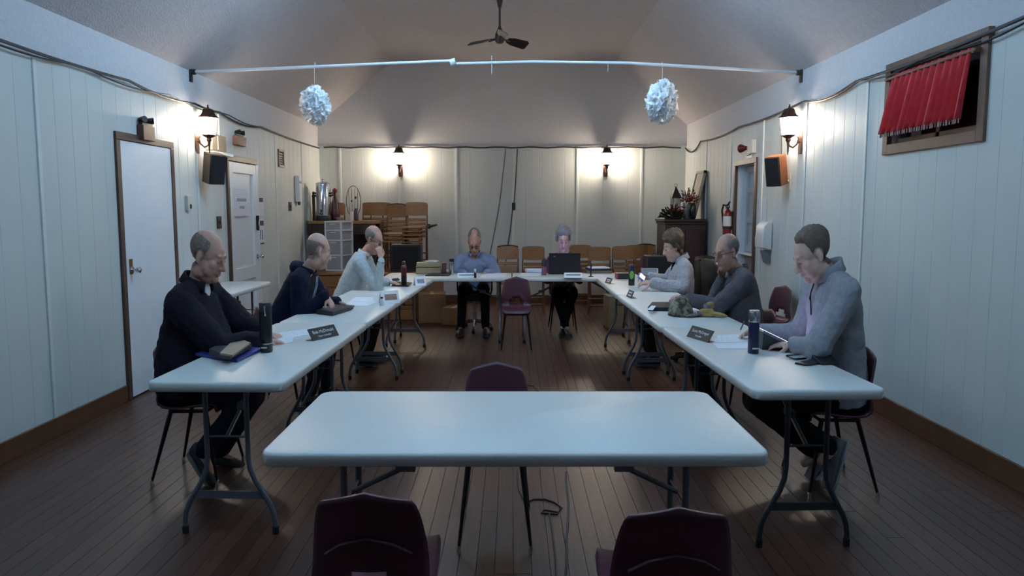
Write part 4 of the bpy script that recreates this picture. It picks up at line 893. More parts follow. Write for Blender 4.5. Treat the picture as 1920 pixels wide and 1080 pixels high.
# ------------------------------------------------------------------ people
def skin_mat(name, rgb):
    m = mat(name, rgb, .48, var=.10, scale=22, bump=.06, bscale=160); nt = m.node_tree; b = nt.nodes['Principled BSDF']
    src = b.inputs['Base Color'].links[0].from_socket
    at_ = nt.nodes.new('ShaderNodeAttribute'); at_.attribute_name = 'tint'
    mx = nt.nodes.new('ShaderNodeMix'); mx.data_type = 'RGBA'; mx.blend_type = 'MULTIPLY'; mx.inputs[0].default_value = 1
    nt.links.new(src, mx.inputs[6]); nt.links.new(at_.outputs['Color'], mx.inputs[7]); nt.links.new(mx.outputs[2], b.inputs['Base Color'])
    b.inputs['Subsurface Weight'].default_value = .0
    return m
def remesh(mb, vox, it=4, fac=.5):
    me = bpy.data.meshes.new('tmp'); me.from_pydata([tuple(p) for p in mb.v], [], mb.f)
    o = bpy.data.objects.new('tmp', me); COL.objects.link(o)
    r = o.modifiers.new('r', 'REMESH'); r.mode = 'VOXEL'; r.voxel_size = vox; r.adaptivity = 0
    s = o.modifiers.new('s', 'SMOOTH'); s.iterations = it; s.factor = fac
    bpy.context.view_layer.update(); dg = bpy.context.evaluated_depsgraph_get()
    out = bpy.data.meshes.new_from_object(o.evaluated_get(dg)); bpy.data.objects.remove(o); bpy.data.meshes.remove(me)
    return out
def co_of(me):
    a = np.empty(len(me.vertices)*3, np.float32); me.vertices.foreach_get('co', a); return a.reshape(-1, 3).astype(float)
def no_of(me):
    a = np.empty(len(me.vertices)*3, np.float32); me.vertices.foreach_get('normal', a); return a.reshape(-1, 3).astype(float)
def finish(me, name, co, ax, org, m, parent):
    w = co.copy(); w[:, 0] = ax+SQ*w[:, 0]; w -= np.array(org)
    me.vertices.foreach_set('co', w.astype(np.float32).ravel()); me.update(); me.name = name
    me.materials.clear(); me.materials.append(m); me.shade_smooth()
    o = bpy.data.objects.new(name, me); COL.objects.link(o); o.parent = parent; ORG[o.name] = Vector(org); return o
def folds(me, amp, freq=(9, 9, 14), seed=0, fine=.35):
    co = co_of(me); no = no_of(me); d = np.empty(len(co))
    for i, c in enumerate(co):
        p = Vector((c[0]*freq[0]+seed, c[1]*freq[1], c[2]*freq[2]))
        d[i] = noise.noise(p)+fine*noise.noise(p*2.7)
    d = np.where(d > 0, d, d*.6)
    return co+no*(d*amp)[:, None]
def basis(f):
    f = Vector((f[0], f[1], 0)).normalized(); return f, Vector((-f.y, f.x, 0)), Vector((0, 0, 1))
def torso_rings(P, S, N, f, l, prm, infl=0., lo=-.18, hi=1.2):
    """prm: list of (t, half width, half depth, forward shift)"""
    rings = []; sp = (S-P); L = sp.length; axis = sp.normalized(); fp = (f-axis*f.dot(axis)).normalized()
    for t, w, d, fw in prm:
        if t < lo or t > hi: continue
        c = P+sp*t if t <= 1 else S+(N-S)*((t-1)/.2)
        c = c+fp*fw; w2, d2 = w+infl, d+infl; ring = []
        for k in range(28):
            a = 2*PI*k/28; ca, sa = math.cos(a), math.sin(a); e = .82
            ring.append(c+l*(w2*math.copysign(abs(ca)**e, ca))+fp*(d2*math.copysign(abs(sa)**e, sa)))
        rings.append(ring)
    return rings
def hand(mb, W, d, n, sgn, curl=.5, s=1.0, spread=.1):
    d = Vector(d).normalized(); n = Vector(n); n = (n-d*n.dot(d)).normalized(); b = d.cross(n).normalized()*sgn
    W = Vector(W)
    mb.ell(W+d*.048*s, Vector((.05, .034, .014))*s, Matrix((d, b, n)).transposed(), 14, 8)
    for i, (ln, kx) in enumerate(((.070, .090), (.078, .094), (.072, .090), (.056, .082))):
        off = b*(.031-.0205*i)*s; K = W+d*kx*s+off
        mb.cap(W+d*.012*s+off*.55, K, .0125*s, .0105*s, 8)
        a = curl*.55; p = K; sd = b*(spread*(1.2-.8*i))
        for q, fr in enumerate((.45, .31, .24)):
            dr = (d*math.cos(a)+n*math.sin(a)+sd*math.cos(a)).normalized(); e = p+dr*(ln*fr*s)
            mb.cap(p, e, (.0092-.001*q)*s, (.0084-.001*q)*s, 8); p = e; a += curl*(.95, .6, 0)[q]
    p = W+d*.022*s+b*.026*s+n*.006*s
    for dr, ln, r in (((d*.62+b*.70+n*.35), .044, .0125), ((d*.9+b*.30+n*.40), .034, .0105), ((d*.95+b*.08+n*.42), .026, .009)):
        e = p+dr.normalized()*ln*s; mb.cap(p, e, r*s, r*.92*s, 8); p = e
def head_prims(mb, Hc, Rh, s, fat=0.):
    def T(x, y, z): return Hc+Rh@(Vector((x, y, z))*s)
    def E(c, r, n=18, m=12, R=None): mb.ell(T(*c), Vector(r)*s, Rh@R if R else Rh, n, m)
    E((-.014, 0, .036), (.099, .077, .084)); E((.026, 0, .02), (.070, .068, .075)); E((.034, 0, -.036), (.061, .062, .075))
    E((.024, 0, -.072), (.060, .058+.006*fat, .042)); E((.068, 0, -.098), (.026, .030, .021))
    if fat: E((.02, 0, -.098), (.055, .055, .038)); E((-.02, 0, -.085), (.06, .066, .05))
    mb.cap(T(.088, -.030, .020), T(.088, .030, .020), .013*s, .013*s)
    for q in (-1, 1):
        E((.022, q*.046, -.046), (.044, .0215, .050)); E((.044, q*.040, -.040), (.040, .026, .040)); E((.0, q*.050, -.075), (.040, .016, .032))
        E((.060, q*.040, -.024), (.032, .026, .028)); E((.040, q*.044, -.056), (.036, .020+.006*fat, .036)); mb.cap(T(.096, q*.010, -.040), T(.112, q*.008, -.036), .009*s, .009*s)
        E((-.012, q*.077, -.006), (.017, .0085, .029), 12, 8, RZ(q*-.35)@RY(.2)); E((-.008, q*.079, -.030), (.010, .008, .011), 10, 6)
        mb.ell(T(.079, q*.031, .0), Vector((.0165, .018, .014))*s, Rh, 12, 8)
    mb.cap(T(.094, 0, .012), T(.118, 0, -.034), .0090*s, .0130*s); mb.cap(T(.085, -.018, -.066), T(.085, .018, -.066), .0085*s, .0085*s); mb.cap(T(.093, -.010, -.060), T(.093, .010, -.060), .006*s, .006*s); mb.cap(T(.091, -.012, -.072), T(.091, .012, -.072), .0065*s, .0065*s)
def sstep(x, a, b):
    t = np.clip((x-a)/(b-a), 0, 1); return t*t*(3-2*t)

def person(label, A, f, P, S, H, look, arms, legs, top, bottom, hair, skin, k=1.0, belly=0., vox=.007, fem=False, scalp=None, lip=(.80, .62, .62), beard=None, shoe=None, shw=.19):
    """A: anchor on the floor (world). f: facing direction. P,S,H: pelvis, shoulder middle, head centre (world points)
    look: (yaw deg from facing, pitch down deg, roll). arms: dict side-> (elbow, wrist, hand dir, palm normal, curl). legs: side -> (knee, ankle, toe dir, toe pitch)"""
    ax = A[0]; org = (A[0], A[1], 0)
    def U(p): p = Vector(p); return Vector(((p.x-ax)/SQ, p.y, p.z))
    t = thing('person', label, 'person', org, None)
    f, l, up = basis(f); P, S, H = U(P), U(S), U(H); hs = k*1.04
    yaw = math.atan2(f.y, f.x)+math.radians(look[0]); Rh = RZ(yaw)@RY(math.radians(look[1]))@RX(math.radians(look[2]))
    hback = H+Rh@Vector((-.028, 0, -.085))*hs
    N = S+Vector((0, 0, .055*k))+(hback-S)*.12; N.z = S.z+.055*k
    b = belly
    prm = [(-.20, .135, .09, .02), (-.10, .17+.02*b, .12+.02*b, .01), (.05, .178+.03*b, .13+.05*b, .01+.02*b), (.25, .165+.045*b, .118+.085*b, .045*b), (.45, .165+.035*b, .118+.075*b, .04*b), (.65, .172+.015*b, .118+.03*b, .02*b), (.82, .175, .112, 0), (.94, .160, .095, -.005), (1.02, .118, .078, -.01), (1.09, .074, .064, -.005), (1.2, .058, .056, 0)]
    prm = [(q, w*k*shw/.19, d*k, fw*k) for q, w, d, fw in prm]
    sh = {s: S+l*(shw*k*s)+Vector((0, 0, -.025*k)) for s in (-1, 1)}
    # ---- body
    mb = MB(); mb.loft(torso_rings(P, S, N, f, l, prm)); mb.cap(N-Vector((0, 0, .03)), hback, .058*k, .053*k)
    head_prims(mb, H, Rh, hs, belly)
    jl = {}
    for s, (E_, W_, hd, hn, cu) in arms.items():
        E_, W_ = U(E_), U(W_); hd = Vector(hd); hn = Vector(hn); jl[s] = (E_, W_)
        mb.cap(sh[s], E_, .052*k, .042*k); mb.cap(E_, W_, .041*k, .027*k); mb.cap(S+l*(.10*s*k), sh[s], .06*k, .056*k)
        hand(mb, W_+hd.normalized()*.008, hd, hn, s, cu, k*1.0)
    lg = {}
    for s, (K_, A_, td, tp) in legs.items():
        K_, A_ = U(K_), U(A_); hip = P+l*(.092*k*s)+Vector((0, 0, -.01)); lg[s] = (hip, K_, A_, Vector(td).normalized(), tp)
        mb.cap(hip, K_, .082*k, .058*k); mb.cap(K_, A_, .054*k, .036*k); mb.cap(A_, A_+Vector(td).normalized()*.10+Vector((0, 0, -.05)), .034*k, .028*k)
    me = remesh(mb, vox, 3, .45); co = co_of(me)
    # ---- albedo tints on the head: lips, brows, beard shadow, close-cropped hair
    hl = (co-np.array(H))@np.array(Rh)/hs; x, y, z = hl[:, 0], hl[:, 1], hl[:, 2]
    r2 = np.sqrt((hl**2).sum(1)); onhead = (r2 < .16)
    tint = np.ones((len(co), 4))
    def blend(mask, c):
        for i in range(3): tint[:, i] = tint[:, i]*(1-mask)+c[i]*mask
    blend(onhead*np.exp(-((np.abs(y)/.022)**4+((z+.066)/.0095)**4))*(x > .075), lip)
    blend(onhead*np.exp(-(((np.abs(y)-.031)/.02)**4+((z-.024)/.007)**4))*(x > .06)*.75, (.38, .33, .30))
    blend(onhead*np.exp(-(((np.abs(y)-.031)/.014)**4+((z+.003)/.0045)**4))*(x > .06)*.7, (.32, .25, .24))
    blend(onhead*np.exp(-(((np.abs(y)-.045)/.02)**2+((z+.03)/.02)**2))*(x > .03)*.35, (1.0, .78, .74))
    if beard is not None: blend(onhead*sstep(-z, .045, .065)*sstep(x, .0, .03)*(1-np.exp(-((np.abs(y)/.022)**4+((z+.066)/.0095)**4)))*beard[3], beard[:3])
    if scalp is not None:
        msk = scalp[0](x, y, z)*onhead; blend(np.clip(msk, 0, 1)*scalp[1], scalp[2])
    nn = len(me.vertices); a = me.color_attributes.new('tint', 'FLOAT_COLOR', 'POINT'); a.data.foreach_set('color', tint.astype(np.float32).ravel())
    # ---- hair: shell grown from the scalp
    if hair is not None:
        no = no_of(me); th = hair[0](x, y, z)*hs; th = np.where(onhead, th, -1)
        fc = [tuple(p.vertices) for p in me.polygons if all(th[v] > 0 for v in p.vertices)]
        used = sorted({v for q in fc for v in q}); ix = {v: i for i, v in enumerate(used)}
        hv = []
        for v in used:
            q = Vector(hl[v]); nz = noise.noise(Vector((q.x*hair[2], q.y*hair[2], q.z*hair[2]*.45)))+.5*noise.noise(q*hair[2]*2.5)
            hv.append(co[v]+no[v]*(th[v]*(1+hair[3]*nz)+.0012))
        if fc:
            hm = bpy.data.meshes.new('hair'); hm.from_pydata([tuple(v) for v in hv], [], [tuple(ix[v] for v in q) for q in fc])
            finish(hm, 'hair', np.array(hv), ax, org, hair[1], t)
    finish(me, 'body', co, ax, org, skin, t)
    # ---- eyes under lowered lids
    for q in (-1, 1):
        c = H+Rh@(Vector((.0895, q*.031, -.004))*hs); em = MB().ell(c, Vector((.0088, .0115, .0068))*hs, Rh, 10, 8); em.v = [Vector((ax+SQ*v.x, v.y, v.z)) for v in em.v]; obj('eye', em, M_eye, t)
    # ---- trousers, shoes
    mb = MB(); mb.loft(torso_rings(P, S, N, f, l, prm, .012*k, -.2, .26))
    for s, (hip, K_, A_, td, tp) in lg.items():
        mb.cap(hip, K_, .094*k, .072*k); mb.cap(K_, A_+(K_-A_)*.06, .069*k, .056*k)
    me = remesh(mb, .012, 5); finish(me, 'trousers', folds(me, .006, seed=ax*7), ax, org, bottom, t)
    for s, (hip, K_, A_, td, tp) in lg.items():
        sm = MB(); ml = shoe or (M_shoe, M_sole); Rs = RZ(math.atan2(td.y, td.x))@RY(math.radians(tp))
        rings = []; sole = []
        for u, w, h in ((-.075, .022, .05), (-.07, .034, .085), (-.03, .040, .098), (.03, .042, .085), (.09, .046, .065), (.15, .047, .05), (.19, .040, .042), (.212, .018, .03)):
            rg = []; so = []
            for i in range(16):
                q = 2*PI*i/16; cc, ss = math.cos(q), math.sin(q); rg.append(A_+Rs@Vector((u, w*cc, -.072+h/2+h/2*(ss if ss > 0 else max(ss, -.9)))))
            for yy, zz in ((-w-.004, -.082), (w+.004, -.082), (w+.004, -.062), (-w-.004, -.062)): so.append(A_+Rs@Vector((u*1.03, yy, zz)))
            rings.append(rg); sole.append(so)
        sm.loft(rings); sm.v = [Vector((ax+SQ*v.x, v.y, v.z)) for v in sm.v]; so_ = MB().loft(sole); so_.v = [Vector((ax+SQ*v.x, v.y, v.z)) for v in so_.v]
        sh_o = obj('shoe', sm, ml[0], t, smooth=60); obj('sole', so_, ml[1], sh_o, smooth=40)
    # ---- upper garment
    tk = top.get('loose', .014)*1.0
    mb = MB(); mb.loft(torso_rings(P, S, N, f, l, prm, tk*k, top.get('hem', -.12), 1.10))
    for s in (-1, 1):
        E_, W_ = jl[s]; We = W_+(E_-W_)*top.get('cuff', .06)
        mb.cap(S+l*(.10*s*k), sh[s], (.058+tk)*k, (.058+tk)*k); mb.cap(sh[s], E_, (.058+tk)*k, (.050+tk)*k); mb.cap(E_, We, (.048+tk)*k, (.030+tk*.8)*k)
    me = remesh(mb, top.get('vox', .010), 5); finish(me, top['name'], folds(me, top.get('fold', .009), seed=ax*3+A[1]), ax, org, top['mat'], t)
    W = lambda m_: [Vector((ax+SQ*v.x, v.y, v.z)) for v in m_.v]
    info = dict(t=t, U=U, W=W, H=H, Rh=Rh, hs=hs, S=S, N=N, P=P, f=f, l=l, k=k, ax=ax, arms=jl, hback=hback, prm=prm)
    return info
def collar(I, m, r0=.078, r1=.070, h=.045, gap=50, tilt=14, name='collar', dz=.0, th=.007):
    """standing or folded band of cloth round the neck, open at the front"""
    k = I['k']; vs = []; fs = []; n = 30; g = math.radians(gap/2); f, l = I['f'], I['l']; up = Vector((0, 0, 1))
    R = Matrix((f, l, up)).transposed()@RY(math.radians(tilt))
    C = I['N']+(I['hback']-I['N'])*.12+Vector((0, 0, dz-.022))
    for j, (r, z) in enumerate(((r0*1.06, 0), (r0, h*.4), (r1, h))):
        for i in range(n+1):
            a = g+(2*PI-2*g)*i/n; vs.append(C+R@Vector((r*k*math.cos(a)*1.05, r*k*math.sin(a), z*k)))
    for j in range(2):
        for i in range(n): q = j*(n+1)+i; fs.append((q, q+1, q+n+2, q+n+1))
    mb = MB().add(vs, fs); mb.v = I['W'](mb); return obj(name, mb, m, I['t'], smooth=60, solid=th)
def glasses(I, m, lens=False):
    hs, H, Rh = I['hs'], I['H'], I['Rh']; T = lambda x, y, z: H+Rh@(Vector((x, y, z))*hs); mb = MB()
    for q in (-1, 1):
        mb.tube([T(.104-.010*abs(math.cos(a)), q*(.033+.024*math.cos(a)), -.002+.017*math.sin(a)) for a in [2*PI*i/18 for i in range(19)]], .0022*hs, 6)
        mb.tube([T(.092, q*.057, .004), T(.04, q*.075, .006), T(-.02, q*.083, .004), T(-.03, q*.082, -.02)], .0022*hs, 6)
    mb.tube([T(.105, -.010, .002), T(.108, 0, .005), T(.105, .010, .002)], .0022*hs, 6); mb.v = I['W'](mb); return obj('glasses', mb, m, I['t'], smooth=60)
M_eye = mat('eye', (120, 110, 105), .2, var=.3, scale=200)
M_shoe = mat('black_shoe', (24, 24, 26), .5, var=.15); M_sole = mat('dark_sole', (52, 54, 56), .7)
SK1 = skin_mat('skin_ruddy', (188, 140, 122)); SK2 = skin_mat('skin_fair', (205, 160, 142)); SK3 = skin_mat('skin_pale', (208, 168, 152))
def hairline(x, front, temple, nape):
    """height of the lower edge of the hair: nape behind the ears, rising from the temples to the forehead"""
    t = np.clip((x+.045)/.035, 0, 1); up_ = front-.022; fr = temple+(up_-temple)*np.clip((x-.012)/.026, 0, 1)+.022*np.clip((x-.038)/.05, 0, 1)
    return nape*(1-t)+fr*t
def no_ear(x, y, z): return ~((np.abs(y) > .058)&(((x+.010)/.032)**2+((z+.012)/.044)**2 < 1))
def crop(front=.085, temple=.02, nape=-.075, t_side=.003, t_top=.012, bald=None, ears=True, soft=.022):
    """thickness field of a head of hair; bald: height above which the crown is bare (lower towards the front)"""
    def fn(x, y, z):
        m = sstep(z-hairline(x, front, temple, nape), 0, soft)
        if bald is not None: m = m*sstep(bald-.22*np.clip(x+.03, 0, 1)-z, 0, .022)*sstep(.040-x, 0, .02)
        if ears: m = m*no_ear(x, y, z)
        return np.where(m > .015, (t_side+(t_top-t_side)*sstep(z, .01, .09))*m+.0002, -1)
    return fn
M_hgrey = mat('grey_hair', (118, 112, 108), .7, var=.3, scale=60, bump=.5, bscale=250); M_hbrown = mat('brown_hair', (92, 70, 54), .65, var=.3, scale=60, bump=.5, bscale=250)
M_hcrop = mat('cropped_grey_hair', (124, 106, 97), .8, var=.25, scale=90, bump=.5, bscale=300); M_hcrop2 = mat('shaved_stubble', (140, 116, 104), .8, var=.2, scale=90, bump=.4, bscale=300)
M_hdark = mat('dark_short_hair', (104, 84, 72), .7, var=.25, scale=70, bump=.5, bscale=300); M_hsilver = mat('silver_hair', (150, 146, 148), .65, var=.3, scale=60, bump=.5, bscale=250)
def cloth(name, rgb, **k):
    k.setdefault('var', .12); k.setdefault('scale', 40); k.setdefault('bump', .25); k.setdefault('bscale', 220); return mat(name, rgb, .95, spec=.2, **k)
C_jeans = cloth('dark_navy_trousers', (34, 36, 52)); C_black = cloth('black_trousers', (22, 22, 25))
DN = Vector((0, 0, -1))
V = Vector
# -- heavy man in navy jacket, left row nearest the camera
C_nav = cloth('navy_jacket_cloth', (29, 24, 34))
I = person('heavy balding man in navy jacket writing at the nearest left table', (-1.80, 4.27), (1, 0, 0), (-1.815, 4.27, .53), at(366, 552, 4.27), at(390, 479, 4.27), (-4, 18, 0),
    {-1: (at(412, 652, 4.02), at(500, 637, 4.28), (.9, .35, -.25), (.1, 0, -1), .45), 1: (at(455, 610, 4.60), at(496, 625, 4.50), (1, -.1, -.2), (.1, 0, -1), .5)},
    {-1: (at(470, 742, 4.16), at(378, 848, 4.14), (.55, -.2, -.5), 38), 1: (at(478, 738, 4.40), at(410, 850, 4.42), (1, -.1, 0), 6)},
    dict(name='jacket', mat=C_nav, loose=.026, hem=-.16, fold=.013, vox=.009), C_jeans, (crop(.07, -.01, -.075, .003, .0015, .096), M_hcrop, 80, .3), SK1, k=1.10, belly=1.0, vox=.0055, beard=(.72, .66, .64, .6), shoe=(mat('dark_trail_shoe', (36, 40, 40), .6, var=.2), mat('pale_sole', (120, 124, 118), .7)), shw=.20)
collar(I, C_nav, .090, .080, .05, 70, 22, 'jacket_collar', th=.010)
tm = MB(); fr = I['N']+I['f']*.085
tm.ell(I['S']+I['f']*.062+V((0, 0, .015)), (.045, .045, .07), None, 14, 10); tm.v = I['W'](tm); obj('undershirt', tm, cloth('white_tshirt', (215, 215, 215)), I['t'])
# -- bald man in navy hoodie
C_hood = cloth('navy_hoodie_fleece', (22, 25, 46))
I = person('bald man in navy hoodie with white chest print at the middle left table', (-1.76, 5.80), (1, .12, 0), (-1.76, 5.80, .52), at(571, 518, 5.80), at(597, 470, 5.80), (28, 14, 0),
    {-1: (at(560, 602, 5.56), at(611, 553, 5.62), (.5, .1, -.75), (-.6, .2, -.4), .7), 1: (at(610, 575, 6.05), at(633, 566, 6.02), (1, -.15, -.25), (0, -.3, -1), .55)},
    {-1: ((-1.40, 5.70, .50), (-1.52, 5.70, .10), (1, 0, 0), 0), 1: ((-1.40, 5.92, .50), (-1.46, 5.95, .10), (1, 0, 0), 0)},
    dict(name='hoodie', mat=C_hood, loose=.024, hem=-.15, fold=.012, vox=.010), C_jeans, (crop(.07, .0, -.075, .0022, .0015, .060), M_hcrop2, 80, .3), SK2, k=1.04, belly=.45, vox=.006, beard=(.62, .56, .54, .7))
hd_ = MB(); c0 = I['N']+V((0, 0, .0)); hd_.tube([c0+I['f']*(.10*math.cos(a))+I['l']*(.105*math.sin(a))+V((0, 0, -.005-.02*math.cos(a))) for a in [math.radians(35+290*i/18) for i in range(19)]], [.016+.032*math.sin(PI*i/18) for i in range(19)], 10)
hd_.v = I['W'](hd_); obj('hood', hd_, C_hood, I['t'], smooth=60)
pr = MB(); c0 = I['S']+(I['P']-I['S'])*.42+I['f']*.152
for u, w, z0, z1 in ((-.075, .02, -.075, .07), (-.03, .022, -.02, .075), (.012, .03, -.075, .02), (.05, .02, -.06, .06), (-.05, .06, .0, .022)): pr.box(c0+I['l']*u+V((0, 0, (z0+z1)/2)), (.03, w, z1-z0), Matrix((I['f'], I['l'], V((0, 0, 1)))).transposed()@RY(-.25))
pr.v = I['W'](pr); obj('chest_print', pr, mat('white_print', (215, 215, 220), .8), I['t'], smooth=0)
dsx = MB()
for q in (-1, 1): dsx.tube([I['S']+I['f']*.12+I['l']*(q*.03)+V((0, 0, .0)), I['S']+(I['P']-I['S'])*.16+I['f']*.152+I['l']*(q*.035), I['S']+(I['P']-I['S'])*.34+I['f']*.165+I['l']*(q*.04)], .004, 6)
dsx.v = I['W'](dsx); obj('drawstring', dsx, mat('white_cord', (200, 200, 205), .8), I['t'])
# -- man in pale sweater, hand on mouth
C_pale = cloth('pale_grey_knit', (188, 194, 195))
I = person('balding man with glasses in pale grey sweater, hand at his mouth', (-1.63, 7.35), (1, .0, 0), (-1.64, 7.35, .52), at(680, 485, 7.35), at(701, 449, 7.35), (-16, 20, 0),
    {-1: (at(708, 540, 7.14), at(715, 487, 7.10), (-.25, .25, .8), (-.6, .75, .2), .9), 1: (at(707, 532, 7.60), at(728, 529, 7.55), (1, -.2, -.1), (0, 0, -1), .45)},
    {-1: ((-1.30, 7.25, .49), (-1.42, 7.22, .10), (1, 0, 0), 0), 1: ((-1.30, 7.46, .49), (-1.40, 7.48, .10), (1, 0, 0), 0)},
    dict(name='sweater', mat=C_pale, loose=.016, hem=-.10, fold=.009, vox=.010), C_black, (crop(.07, .0, -.075, .0045, .004, .085), M_hgrey, 70, .3), SK1, k=1.03, belly=.2, vox=.0065, beard=(.9, .8, .78, .3))
collar(I, cloth('white_collar', (210, 205, 205)), .072, .068, .035, 40, 16, 'shirt_collar'); glasses(I, mat('dark_frame', (46, 30, 34), .3))
wb_m = MB(); E_, W_ = I['arms'][-1]; q = W_+(E_-W_)*.10; dd = (W_-E_).normalized(); wb_m.tube([q-dd*.012, q+dd*.012], .043, 14); wb_m.v = I['W'](wb_m); obj('wristband', wb_m, M_black, I['t'])
# -- man in light blue shirt at the far table
C_blue = cloth('light_blue_shirting', (126, 138, 166), scale=60)
I = person('man with glasses in light blue shirt looking down at the far table', (-.455, 9.45), (0, -1, 0), (-.455, 9.50, .54), at(890, 486, 9.40), at(889.5, 452, 9.28), (0, 34, 0),
    {-1: (at(851, 517, 9.14), at(872, 513, 8.98), (.35, -.9, -.1), (.1, 0, -1), .5), 1: (at(932, 517, 9.14), at(911, 512, 8.98), (-.45, -.9, -.1), (0, 0, -1), .5)},
    {-1: ((-.585, 9.10, .53), (-.60, 9.02, .10), (-.15, -1, 0), 0), 1: ((-.325, 9.10, .53), (-.31, 9.02, .10), (.15, -1, 0), 0)},
    dict(name='shirt', mat=C_blue, loose=.018, hem=-.08, fold=.011, vox=.012), C_black, (crop(.10, .03, -.075, .004, .006, .118), M_hgrey, 60, .3), SK1, k=1.17, belly=.15, vox=.008, shw=.215)
collar(I, C_blue, .074, .072, .04, 46, 18, 'shirt_collar'); glasses(I, mat('dark_frame', (46, 30, 34), .3))
pk = MB().box(I['S']+(I['P']-I['S'])*.32+I['f']*.155+I['l']*.085, (.10, .014, .11), RX(.12)); pk.v = I['W'](pk); obj('breast_pocket', pk, C_blue, I['t'], bevel=.003)
# -- woman with laptop at the far table
C_plum = cloth('plum_patterned_knit', (74, 44, 66), var=.4, scale=55)
I = person('woman with short grey hair in plum top, face lit by the black laptop', (.62, 9.42), (0, -1, 0), (.62, 9.46, .52), at(1056, 486, 9.36), at(1056, 449, 9.26), (0, 16, 0),
    {-1: (at(1026, 522, 9.14), at(1042, 519, 8.98), (.3, -.9, -.1), (0, 0, -1), .4), 1: (at(1086, 522, 9.14), at(1070, 519, 8.98), (-.3, -.9, -.1), (0, 0, -1), .4)},
    {-1: ((.52, 9.06, .50), (.635, 9.0, .11), (.2, -1, 0), 4), 1: ((.72, 9.06, .50), (.605, 9.06, .11), (-.2, -1, 0), 4)},
    dict(name='top', mat=C_plum, loose=.014, hem=-.1, fold=.009, vox=.012), C_black, (crop(.066, -.015, -.085, .020, .034, None, False, .03), M_hsilver, 55, .35), SK3, k=1.12, belly=.1, vox=.008, fem=True, lip=(.8, .5, .55), shw=.165)
nk = MB(); nk.ell(I['S']+I['f']*.075+V((0, 0, .015)), (.066, .045, .085), None, 16, 10); nk.v = I['W'](nk); obj('neckline', nk, mat('skin_neck', (208, 168, 152), .5), I['t'])
bd = MB(); n_ = 24; c0 = I['S']+V((0, 0, .035)); bd.tube([c0+V((.085*math.sin(a), -.02-.085*math.cos(a)*1.0, -.07*max(0, math.cos(a)))) for a in [2*PI*i/n_ for i in range(n_+1)]], .010, 8); bd.v = I['W'](bd); obj('pale_neck_trim', bd, cloth('pale_trim', (190, 175, 170)), I['t'])
# -- woman in grey cardigan
C_card = cloth('heather_grey_knit', (172, 168, 172), var=.25, scale=70, bump=.5, bscale=120)
I = person('woman with short brown hair in heather grey cardigan using a phone', (1.60, 7.30), (-1, .1, 0), (1.60, 7.30, .52), at(1279, 497, 7.30), at(1262, 462, 7.28), (6, 16, 0),
    {1: (at(1280, 541, 7.02), at(1222, 530, 7.06), (-1, .15, .0), (0, .5, -1), .6), -1: (at(1250, 528, 7.55), at(1216, 519, 7.40), (-1, -.3, .1), (0, -.6, -.6), .8)},
    {1: ((1.24, 7.20, .49), (1.34, 7.20, .10), (-1, 0, 0), 0), -1: ((1.24, 7.40, .49), (1.34, 7.42, .10), (-1, 0, 0), 0)},
    dict(name='cardigan', mat=C_card, loose=.022, hem=-.14, fold=.010, vox=.010), C_black, (crop(.055, -.015, -.10, .022, .038, None, False, .03), M_hbrown, 55, .35), SK2, k=1.04, belly=.35, vox=.0065, fem=True, shw=.17)
collar(I, C_card, .086, .080, .05, 80, 20, 'shawl_collar', th=.014)
lp = MB()
for q in (-1, 1): lp.tube([I['N']+I['f']*.03+I['l']*(q*.072)+V((0, 0, .01)), I['S']+I['f']*.105+I['l']*(q*.055)+V((0, 0, -.03)), I['S']+(I['P']-I['S'])*.45+I['f']*.165+I['l']*(q*.03), I['S']+(I['P']-I['S'])*.8+I['f']*.18+I['l']*(q*.035)], [.016, .02, .018, .014], 8)
lp.v = I['W'](lp); obj('lapel', lp, C_card, I['t'], smooth=60)
ts = MB().ell(I['S']+(I['P']-I['S'])*.2+I['f']*.085, (.05, .05, .13), None, 14, 10); ts.v = I['W'](ts); obj('dark_top', ts, C_black, I['t'])
E_, W_ = I['arms'][1]; wm = MB(); q = W_+(E_-W_)*.03; dd = (W_-E_).normalized(); wm.tube([q-dd*.010, q+dd*.010], .035, 14); wm.v = I['W'](wm); obj('wristband', wm, M_black, I['t'])
# -- older man in dark grey sweater, chin on hand
C_dgrey = cloth('dark_grey_knit', (88, 82, 87))
I = person('grey-haired man in dark grey sweater resting his chin on one hand', (1.71, 5.65), (-1, .15, 0), (1.73, 5.65, .52), at(1388, 518, 5.65), at(1363, 472, 5.66), (26, 12, 0),
    {1: (at(1345, 577, 5.56), at(1288, 560, 5.72), (-1, .2, .1), (0, .2, -1), .55), -1: (at(1338, 566, 5.86), at(1352, 524, 5.80), (.15, -.15, .9), (.2, -.9, -.1), .9)},
    {1: ((1.34, 5.55, .50), (1.46, 5.52, .10), (-1, 0, 0), 0), -1: ((1.34, 5.77, .50), (1.44, 5.80, .10), (-1, 0, 0), 0)},
    dict(name='sweater', mat=C_dgrey, loose=.022, hem=-.14, fold=.011, vox=.010), C_black, (crop(.07, .0, -.08, .005, .004, .085), M_hgrey, 60, .3), SK1, k=1.05, belly=.45, vox=.0065, beard=(.85, .78, .76, .4), scalp=(lambda x, y, z: sstep(z, .03, .08)*sstep(-x, -.06, -.02), .5, (.70, .68, .66)))
collar(I, C_dgrey, .078, .076, .035, 0, 12, 'crew_collar', th=.010); glasses(I, mat('thin_metal_frame', (90, 86, 84), .3, .6))
